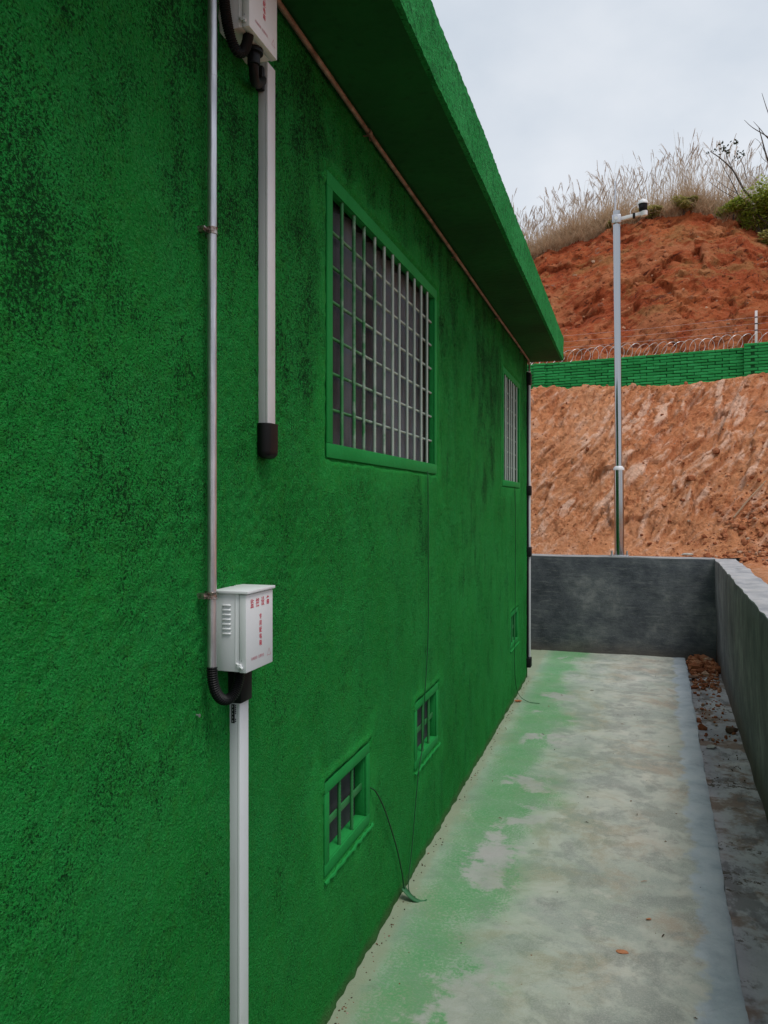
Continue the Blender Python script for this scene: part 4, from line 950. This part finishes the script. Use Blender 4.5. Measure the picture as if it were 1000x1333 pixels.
# piers: headers set proud of the wall
hv = []
for k in range(3):
    mb = MB().box((-0.115, -BT/2, -BH/2), (0.115, BT/2, BH/2)); me = mesh_from(mb.v, mb.f, False); bm = bmesh.new(); bm.from_mesh(me)
    for v in bm.verts: v.co += Vector((random.uniform(-.004, .004), random.uniform(-.004, .004), random.uniform(-.003, .003)))
    bmesh.ops.bevel(bm, geom=bm.edges[:], offset=0.006, segments=1, affect='EDGES'); bm.to_mesh(me); bm.free(); me.materials.append(MAT['brick']); hv.append(me)
for (pc_, wdt, hi) in ((0.22, 1, 0), (4.27, 2, 1), (-3.9, 1, 0), (8.3, 2, 1)):
    pr = MB().box((pc_ - 0.112 * wdt, -0.105, 2.6), (pc_ + 0.112 * wdt, 0.0, TOP - 0.02 + hi * CH)).build('pier', MAT['joint'], bw)
    for r_ in range(-hi, 11):
        z = TOP - BH / 2 - r_ * CH - 0.004
        cs = [0.0] if wdt == 1 else ([-0.118, 0.118] if r_ % 2 else [-0.176, 0.06])
        for c_ in cs:
            o = link('brick', hv[(r_ + 3) % 3], parent=pr); o.location = (pc_ + c_ + random.uniform(-.003, .003), -0.062 + random.uniform(-.003, .003), z)
            if wdt == 2 and r_ % 2 == 0 and c_ < 0: o.scale = (0.5, 1, 1)
# razor wire: coil, strands and posts on the wall top
rz = empty('razor_wire', (A_.x, A_.y, TOP), 'coil of silver razor wire with thin strands along the green brick wall', 'razor wire', rz=ang)
pts = []; s = -6.0; R_ = 0.145
i = 0
while s < 10:
    ph = i * 2 * math.pi / 26
    wob = 0.9 + 0.12 * math.sin(i * 0.017) + 0.08 * math.sin(i * 0.071)
    pts.append((s + 0.085 * math.sin(ph + 0.6 + 0.4 * math.sin(i * 0.02)), 0.02 + R_ * 0.75 * math.sin(ph) , 0.115 + R_ * wob * math.cos(ph))); i += 1; s += 0.165 / 26
MB().tube(pts, 0.0040, 5).build('coil', MAT['gwire'], rz, smooth=True)
barb = MB()
for k in range(3, len(pts) - 3, 4):
    p_ = Vector(pts[k]); t = (Vector(pts[k + 1]) - p_).normalized(); n_ = t.orthogonal().normalized()
    barb.add([p_ - t * 0.016, p_ + n_ * 0.010, p_ + t * 0.016, p_ - n_ * 0.010, p_ + t.cross(n_) * 0.003], [(0, 1, 4), (1, 2, 4), (2, 3, 4), (3, 0, 4), (0, 3, 2, 1)])
barb.build('barbs', MAT['gwire'], rz, kind='stuff')
for hz_ in (0.30, 0.42, 0.54):
    MB().tube([(sx, -0.02 + 0.004 * math.sin(sx * 3), hz_ - 0.02 * math.sin((sx + 0.1) * math.pi / 4.3) ** 2) for sx in np.linspace(-6, 10, 80)], 0.0018, 4).build('strand', MAT['gwire'], rz)
for sp in (-4.2, 0.0, 4.24, 8.5):
    po = MB().box((sp - 0.022, -0.028, 0.03), (sp + 0.022, 0.012, 0.66)).build('post', MAT['wpvc'], rz, bevel=0.003)
    for hz_ in (0.30, 0.42, 0.54): MB().box((sp - 0.024, -0.030, hz_ - 0.010), (sp + 0.024, 0.014, hz_ + 0.010)).build('insulator', MAT['black'], po)

# ================================================================== CLODS, DEBRIS
def clod_geo(seed, sub=1):
    bm = bmesh.new(); bmesh.ops.create_icosphere(bm, subdivisions=sub, radius=1.0)
    V = np.array([v.co[:] for v in bm.verts]); F = [tuple(v.index for v in f.verts) for f in bm.faces]; bm.free()
    r = np.random.default_rng(seed); o_ = r.uniform(0, 40, 3)
    d = 1 + 0.45 * fbm(V[:, 0] * 1.1 + o_[0], V[:, 1] * 1.1 + o_[1], V[:, 2] * 1.1 + o_[2], 3)
    V = V * d[:, None] * r.uniform(0.6, 1.2, 3)[None, :] ; V[:, 2] *= 0.75
    return V, F
CG = [clod_geo(k) for k in range(10)]
def scatter(name, spots, mat, label=None, cat=None, **props):
    V, F, b = [], [], 0
    for (x, y, z, r_) in spots:
        v, f = CG[random.randrange(10)]; an = random.uniform(0, 6.28); c_, s_ = math.cos(an), math.sin(an)
        q_ = np.stack([(v[:, 0] * c_ - v[:, 1] * s_) * r_ + x, (v[:, 0] * s_ + v[:, 1] * c_) * r_ + y, v[:, 2] * r_ + z], -1)
        V.append(q_); F.append(np.array(f) + b); b += len(v)
    o = link(name, mesh_from(np.concatenate(V), np.concatenate(F), False), mat)
    for k, v in props.items(): o[k] = v
    if label: tag(o, label, cat)
    return o
q_ = []
for k in range(2600):
    if k < 1500: x, y = random.gauss(2.0, 0.75), random.gauss(9.0, 0.42)
    elif k < 2000: x, y = random.uniform(-2, 3), abs(random.gauss(0, 0.12)) + 8.78
    else: x, y = random.uniform(-2.2, 3.2), random.uniform(9.1, 10.9)
    if (y < 8.77 and x < 1.1) or y < 6.0: continue
    q_.append((x, y, min(0.06, 0.008 + random.expovariate(1 / 0.012)) * (0.55 if k >= 2000 else 1)))
q_ = np.array(q_); pz = soil_disp(q_[:, 0], q_[:, 1])
scatter('soil_clods', [(p[0], p[1], p[2] + r_ * 0.1, r_) for p, r_ in zip(pz, q_[:, 2])], MAT['clod'], 'loose red earth clods and stones at the foot of the cut slope', 'soil', kind='stuff')
q_ = np.array([(random.uniform(-3, 4.5), random.uniform(17.1, 22.6), min(0.10, 0.012 + random.expovariate(1 / 0.016))) for k in range(900)]); pz = hill_pt(q_[:, 0], q_[:, 1])
scatter('soil_clods', [(p[0], p[1], p[2] - r_ * 0.2, r_) for p, r_ in zip(pz, q_[:, 2])], MAT['clod'], 'red earth lumps lodged on the upper hill cut', 'soil', kind='stuff')
# earth fallen in the far end of the drain
sp = []
for k in range(650):
    y = 8.48 - (abs(random.gauss(0, 0.42)) if k < 480 else random.random() ** 1.6 * 2.8); t = random.uniform(0.05, 0.95); x = slab_edge(y) + 0.01 + t * (wall_in(y) - slab_edge(y))
    d_ = 8.48 - y; hmax = 0.075 * math.exp(-(d_ / 0.55) ** 2)
    sp.append((x, y, -0.05 + random.uniform(0, hmax), 0.008 + random.expovariate(1 / 0.012) * (1.2 if d_ < 0.6 else 0.5)))
scatter('fallen_earth', sp, MAT['clod'], 'heap of red earth fallen into the far end of the drain', 'soil', kind='stuff')
sp = []
for k in range(130):
    y = random.choice([random.uniform(2.3, 8), random.gauss(4.95, 0.10), random.gauss(5.3, 0.25), random.gauss(6.6, .4)]); t = random.random() ** 1.0; x = slab_edge(y) + 0.012 + t * (wall_in(y) - slab_edge(y))
    sp.append((x, y, -0.053, random.uniform(0.0015, 0.006)))
scatter('drain_grit', sp, MAT['bits'], 'dark grit and crumbs scattered along the drain floor', 'debris', kind='stuff')
sp = []
for k in range(150):
    y = random.uniform(1.9, 8.3); x = random.uniform(-0.8, slab_edge(y) - 0.03); sp.append((x, y, -0.0005, random.uniform(0.001, 0.0035)))
for k in range(260):
    y = random.uniform(1.7, 7.1); x = WX + 0.012 + abs(random.gauss(0, 0.02)); sp.append((x, y, 0.0, random.uniform(0.001, 0.0045)))
scatter('path_grit', sp, MAT['bits'], 'small dark crumbs and chips scattered over the concrete path', 'debris', kind='stuff')
# short twigs and leaf bits on the path
V, F = [], []
for k in range(24):
    y = random.uniform(1.9, 8.0); x = random.uniform(-0.7, 0.3); an = random.uniform(0, 3.14); l_ = random.uniform(0.005, 0.018); wd_ = random.uniform(0.0008, 0.002)
    c_, s_ = math.cos(an), math.sin(an); b = len(V)
    V += [(x - c_*l_ + s_*wd_, y - s_*l_ - c_*wd_, 0.004), (x + c_*l_ + s_*wd_, y + s_*l_ - c_*wd_, 0.004), (x + c_*l_ - s_*wd_, y + s_*l_ + c_*wd_, 0.005), (x - c_*l_ - s_*wd_, y - s_*l_ + c_*wd_, 0.005), (x, y, 0.009)]
    F += [(0+b, 1+b, 4+b), (1+b, 2+b, 4+b), (2+b, 3+b, 4+b), (3+b, 0+b, 4+b)]
o = link('path_litter', mesh_from(V, F, False), MAT['bits'], kind='stuff'); tag(o, 'scattered bits of twig and dry leaf on the path', 'litter')
def lump(name, loc, r, mat, label, cat, scale=(1, 1, 1), rz_=0.0, seed=0):
    v, f = clod_geo(100 + seed, 2); v = v * np.array(scale)[None, :] * r
    o = link(name, mesh_from(v, f, True), mat); o.data.set_sharp_from_angle(angle=0.5); o.location = loc; o.rotation_euler = (0, 0, rz_); return tag(o, label, cat)
lump('stone', (0.705, 6.02, -0.028), 0.032, MAT['darkstone'], 'brown stone in the drain against the side wall', 'stone', (1.5, 0.8, 0.9), 0.1, 1)
lump('stone', (0.535, 5.60, -0.040), 0.030, MAT['pale'], 'pale lump of mortar stuck on the drain floor', 'mortar', (1.5, 0.9, 0.5), 0.2, 2)
lump('stone', (0.56, 7.70, -0.020), 0.034, MAT['darkstone'], 'grey brown flat stone in front of the earth heap in the drain', 'stone', (1.5, 0.9, 0.7), 0.0, 3)
lump('clod', (-0.02, 2.86, 0.004), 0.017, MAT['clod'], 'flat orange clod lying alone on the near part of the path', 'clod', (1.9, 0.7, 0.45), 0.05, 4)
lump('clod', (0.075, 3.12, 0.003), 0.008, MAT['clod'], 'small orange crumb on the path just beyond the flat clod', 'clod', (1.5, 0.8, 0.5), 0.4, 5)
lump('stone', (0.60, 8.80, 1.055), 0.045, MAT['pale'], 'pale grey stone lying behind the far wall, right of the pole', 'stone', (1.6, 0.9, 0.6), 0.1, 6)
lump('clod', (WX + 0.04, 6.22, 0.010), 0.020, MAT['clod'], 'reddish clod at wall foot beside the farthest wire', 'clod', (1.4, 0.8, 0.8), 0.4, 7)
# stick on the spoil
a_, b_ = soil_disp(np.array([1.12]), np.array([9.35]))[0], soil_disp(np.array([1.48]), np.array([9.62]))[0]
o = MB().tube([Vector(a_) + Vector((0, -.03, .02)), Vector((Vector(a_) + Vector(b_)) / 2) + Vector((0, -.05, .04)), Vector(b_) + Vector((0, -.03, .03))], [0.010, 0.009, 0.007], 6).build('stick', MAT['straw']); tag(o, 'dry stick lying on the loose red earth', 'stick')

# ================================================================== GRASS AND SHRUBS ON THE HILL
def hz(x, y): return hill_pt(np.array([x]), np.array([y]))[0]
def blades(N, xr, yfun, hfun, wdt, droop, seg, mat, name, label):
    xs = np.array([xr(k) for k in range(N)]); ys_ = np.array([yfun(k) for k in range(N)])
    P0 = hill_pt(xs, ys_); hgt = np.array([hfun(k, xs[k]) for k in range(N)])
    az = rng.uniform(0, 2 * math.pi, N); dr = droop * rng.uniform(0.3, 1.3, N); face = rng.uniform(-0.9, 0.9, N)
    V = np.zeros((N, seg + 1, 2, 3)); wv = np.stack([np.cos(face), np.sin(face), 0 * face], -1)
    for i in range(seg + 1):
        t = i / seg
        c = P0 + np.stack([np.cos(az) * dr * hgt * t ** 2, np.sin(az) * dr * hgt * t ** 2, hgt * (t - 0.35 * dr * t ** 3) - 0.03], -1)
        ww = wdt * rng.uniform(0.7, 1.3, N)[:, None] * (1 - 0.8 * t) * 0.5
        V[:, i, 0] = c - wv * ww; V[:, i, 1] = c + wv * ww
    b = np.arange(N)[:, None] * (seg + 1) * 2
    F = [np.stack([b[:, 0] + 2*i, b[:, 0] + 2*i + 1, b[:, 0] + 2*i + 3, b[:, 0] + 2*i + 2], -1) for i in range(seg)]
    o = link(name, mesh_from(V.reshape(-1, 3), np.concatenate(F), True), mat, kind='stuff'); tag(o, label, 'grass')
    tip = V[:, seg].mean(1); pre = V[:, seg - 1].mean(1); return tip, pre, o
patch = lambda x: 0.5 + 0.9 * float(fbm(np.array([x * 1.3]), 2.2, 0.0, 2)[0])
# thick tussocks hanging over the lip
def yl(k): return YC + 0.10 + abs(random.gauss(0, 0.55))
SHR = [(-0.5, 0.15), (0.67, 0.25), (1.5, 0.2), (2.75, 0.5), (3.6, 0.9)]
def clear(f):
    def g_(k):
        for _ in range(12):
            x = f(k)
            if not any(abs(x - c_) < r_ for c_, r_ in SHR) or random.random() < 0.25: return x
        return x
    return g_
cl_x = [random.uniform(-6, 8) for _ in range(190)]
def tx(k): return cl_x[k % 190] + random.gauss(0, 0.14)
blades(26000, clear(tx), yl, lambda k, x: max(0.25, random.gauss(0.62, 0.2)) * (0.8 + 0.4 * patch(x)), 0.020, 0.75, 4, MAT['straw'], 'dry_grass', 'dense tussocks of straw coloured dry grass along the hill crest')
blades(6000, clear(lambda k: random.uniform(-6, 8)), lambda k: YC - 0.10 + abs(random.gauss(0, 0.12)), lambda k, x: random.uniform(0.2, 0.5), 0.018, 1.5, 4, MAT['straw'], 'dry_grass', 'matted dry grass and roots hanging over the lip of the cut')
# tall reed stalks with plumes
def yt(k): return YC + 0.3 + random.random() ** 1.3 * 2.6
sx_ = [random.uniform(-6, 7.5) for _ in range(120)]
def rx(k): return sx_[k % 120] + random.gauss(0, 0.22)
def hh(k, x): return random.gauss(1.85, 0.24) * (0.84 + 0.16 * float(ss(-1.5, 0.8, x))) * (0.88 + 0.24 * patch(x))
tip, pre, o = blades(2100, rx, yt, hh, 0.015, 0.26, 7, MAT['straw'], 'reed_stalks', 'tall thin dry reed stalks standing against the sky')
V, F = [], []
for t_, p_ in zip(tip, pre):
    if random.random() < 0.35: continue
    d_ = Vector(t_ - p_).normalized(); side = Vector((random.uniform(-1, 1), random.uniform(-.4, .4), 0)).normalized()
    L_ = random.uniform(0.18, 0.38); hd = Vector((d_.x, d_.y, 0)); hd = hd.normalized() if hd.length > 0.05 else side
    for q in range(random.randint(4, 7)):
        base = Vector(t_) - d_ * 0.035 * q; fan = random.uniform(0.2, 0.9)
        mdl = base + d_ * L_ * 0.45 + hd * L_ * 0.18 * fan; e = base + d_ * L_ * (0.62 - 0.25 * fan) + hd * L_ * 0.55 * fan + Vector((random.uniform(-.03, .03), random.uniform(-.03, .03), -0.05 * fan)); ww = Vector((0.006, 0.003, 0))
        b = len(V); V += [base - ww * .4, base + ww * .4, mdl + ww, mdl - ww, e]; F += [(b, b+1, b+2, b+3), (b+3, b+2, b+4)]
o = link('reed_plumes', mesh_from(V, F, False), MAT['plume'], kind='stuff'); tag(o, 'feathery grey brown seed plumes at the tips of the dry reeds', 'grass')

def shrub(loc, size, n, mat, leaf, label, lobes=7, stems=6, seed=0, group=None):
    r = random.Random(seed); root = empty('shrub', loc, label, 'shrub', group)
    cs = []
    for k in range(lobes):
        an = r.uniform(0, 6.28); q = r.uniform(0.1, 0.75)
        cs.append((Vector((math.cos(an) * q * size[0], math.sin(an) * q * size[1], size[2] * r.uniform(0.35, 0.95))), r.uniform(0.25, 0.5)))
    V, F = [], []
    for k in range(n):
        c_, rr = cs[r.randrange(lobes)]; d_ = Vector((r.gauss(0, 1), r.gauss(0, 1), r.gauss(0, 1))).normalized() * (r.random() ** 0.4) * rr
        p_ = c_ + Vector((d_.x * size[0], d_.y * size[1], d_.z * size[2]))
        if p_.z < 0: p_.z = abs(p_.z) * 0.3
        a1 = Vector((r.gauss(0, 1), r.gauss(0, 1), r.gauss(0, .35))).normalized(); a2 = a1.cross(Vector((r.gauss(0, .35), r.gauss(-.5, .35), 1))).normalized(); L_ = leaf * 1.5 * r.uniform(0.6, 1.4)
        b = len(V); V += [p_ - a1 * L_, p_ + a2 * L_ * 0.42, p_ + a1 * L_, p_ - a2 * L_ * 0.42]; F += [(b, b+1, b+2, b+3)]
    link('crown', mesh_from(V, F, False), mat, root)
    mb = MB()
    for k in range(stems):
        c_, rr = cs[k % lobes]; mb.tube([(r.uniform(-.05, .05), r.uniform(-.05, .05), -0.1), c_ * 0.5 + Vector((r.uniform(-.05, .05), 0, 0)), c_], [0.014, 0.010, 0.004], 5)
    mb.build('stems', MAT['bark'], root)
    return root
def on(x, y, dz=0.0): p_ = hz(x, y); return (float(p_[0]), float(p_[1]), float(p_[2]) + dz)
shrub(on(3.45, YC - 0.25), (0.9, 0.6, 1.25), 5000, MAT['leaf'], 0.035, 'bright green shrub on the hill crest at the right edge', 12, 8, 1)
shrub(on(4.7, YC + 0.3), (1.0, 0.8, 1.5), 5000, MAT['leaf'], 0.035, 'taller green shrub mostly cut off by the right edge', 10, 8, 2)
shrub(on(0.67, YC - 0.05), (0.55, 0.3, 0.30), 1500, MAT['leafd'], 0.03, 'olive green low bush on the crest right of the pole camera', 7, 5, 3)
shrub(on(-0.50, YC - 0.05), (0.30, 0.2, 0.28), 700, MAT['leafd'], 0.03, 'small olive bush on the crest just left of the pole', 5, 4, 4)
shrub(on(1.50, YC - 0.05), (0.45, 0.3, 0.34), 1300, MAT['leafd'], 0.03, 'dark olive bush among grass midway along the crest', 6, 5, 5)
shrub(on(2.70, YC - 0.10), (0.55, 0.3, 0.42), 2400, MAT['leaf'], 0.03, 'low yellow green bush beside the bare arching branches', 7, 5, 6)
shrub(on(3.7, YC - 0.7, -0.1), (0.6, 0.3, 0.55), 2000, MAT['leafd'], 0.032, 'dark scrub hanging over the cut below the green shrub', 7, 5, 7)

# bare saplings arching in from the right
def at(u, v, y):
    """point on the vertical plane at depth y seen at photo pixel u, v (used to trace the twig shapes at their own distance)"""
    c_, s_ = math.cos(TH), math.sin(TH); k = (u - 500) / 1000; d_ = y / (k * s_ + c_)
    return Vector((d_ * (k * c_ - s_), y, 1.6 + (655 - v) / 1000 * d_))
def branch(mb, pix, y0, y1, r0, r1):
    n = len(pix); P = [at(u, v, y0 + (y1 - y0) * i / (n - 1)) for i, (u, v) in enumerate(pix)]; out = []
    for i in range(n - 1):
        p0, p1, p2, p3 = P[max(i-1, 0)], P[i], P[i+1], P[min(i+2, n-1)]
        for t in (0, .25, .5, .75): out.append(0.5 * ((2*p1) + (p2-p0)*t + (2*p0-5*p1+4*p2-p3)*t*t + (3*p1-p0-3*p2+p3)*t**3))
    out.append(P[-1]); m = len(out)
    mb.tube(out, [r0 + (r1 - r0) * i / (m - 1) for i in range(m)], 6); return out
def leaves_along(name, root, pts, n, spread, leaf, mat):
    V, F = [], []
    for k in range(n):
        p_ = Vector(random.choice(pts)) + Vector((random.gauss(0, spread), random.gauss(0, spread), random.gauss(0, spread)))
        a1 = Vector((random.gauss(0, 1), random.gauss(0, .5), random.gauss(0, 1))).normalized(); a2 = a1.cross(Vector((0.2, 1, 0.1))).normalized(); L_ = leaf * random.uniform(.6, 1.3)
        b = len(V); V += [p_ - a1 * L_, p_ + a2 * L_ * .45, p_ + a1 * L_, p_ - a2 * L_ * .45]; F.append((b, b+1, b+2, b+3))
    o = link(name, mesh_from(V, F, False), mat); o.parent = root; o.matrix_parent_inverse = Matrix.Translation(-root.location); return o
YT = YC - 0.15
rt = empty('bare_sapling', tuple(at(1040, 312, YT)), 'bare dark sapling arching left over the crest, few leaves at its tip', 'tree')
mb = MB()
branch(mb, [(1040, 312), (1000, 276), (972, 251), (962, 235), (953, 220), (938, 206), (925, 197)], YT, YT + 0.4, 0.040, 0.010)
b2 = branch(mb, [(958, 228), (950, 212), (946, 203), (945, 192)], YT + 0.3, YT + 0.3, 0.010, 0.005)
b3 = branch(mb, [(950, 214), (957, 205), (963, 203)], YT + 0.3, YT + 0.3, 0.008, 0.004)
b4 = branch(mb, [(946, 203), (952, 190), (958, 186)], YT + 0.3, YT + 0.3, 0.008, 0.004)
b5 = branch(mb, [(946, 200), (941, 189)], YT + 0.3, YT + 0.3, 0.007, 0.004)
o = mb.build('trunk', MAT['bark'], smooth=True); o.parent = rt; o.matrix_parent_inverse = Matrix.Translation(-rt.location)
leaves_along('crown', rt, b2[-4:] + b3[-3:] + b4[-3:] + b5[-3:] + [at(928, 195, YT + .4), at(934, 196, YT + .4)], 60, 0.075, 0.045, MAT['leafk'])
rt = empty('bare_sapling', tuple(at(1040, 318, YT - 0.2)), 'lower bare sapling arching in below, its twigs rising through the grass', 'tree')
mb = MB()
branch(mb, [(1040, 318), (1000, 291), (981, 275), (966, 262), (957, 245), (948, 228), (938, 210)], YT - .2, YT + .2, 0.030, 0.005)
branch(mb, [(966, 262), (950, 254), (935, 245), (922, 235)], YT, YT + .2, 0.012, 0.004)
branch(mb, [(960, 252), (945, 243), (930, 232)], YT, YT + .2, 0.010, 0.004)
branch(mb, [(972, 232), (968, 215), (963, 205)], YT + .2, YT + .3, 0.008, 0.004)
o = mb.build('trunk', MAT['bark'], smooth=True); o.parent = rt; o.matrix_parent_inverse = Matrix.Translation(-rt.location)
rt = empty('bare_tree', tuple(at(1030, 300, YC + 0.8)), 'bare leafless tree reaching into the sky at the right edge', 'tree')
mb = MB()
branch(mb, [(1030, 300), (1016, 245), (1006, 222), (998, 203), (992, 181), (988, 166)], YC + .8, YC + 1, 0.045, 0.007)
branch(mb, [(1035, 215), (1015, 190), (998, 177), (980, 166), (969, 156)], YC + .8, YC + 1, 0.025, 0.004)
branch(mb, [(1020, 195), (1000, 180), (990, 168), (981, 158)], YC + .8, YC + 1, 0.018, 0.004)
branch(mb, [(1016, 245), (1015, 200), (1008, 165), (1000, 146), (992, 121)], YC + .8, YC + 1.2, 0.03, 0.005)
branch(mb, [(998, 203), (990, 186), (983, 180)], YC + .9, YC + 1, 0.008, 0.003)
branch(mb, [(1004, 215), (993, 206), (988, 196)], YC + .9, YC + 1, 0.008, 0.003)
branch(mb, [(1030, 300), (1060, 230), (1075, 170), (1070, 110)], YC + .8, YC + 1.6, 0.04, 0.006)
o = mb.build('trunk', MAT['bark'], smooth=True); o.parent = rt; o.matrix_parent_inverse = Matrix.Translation(-rt.location)
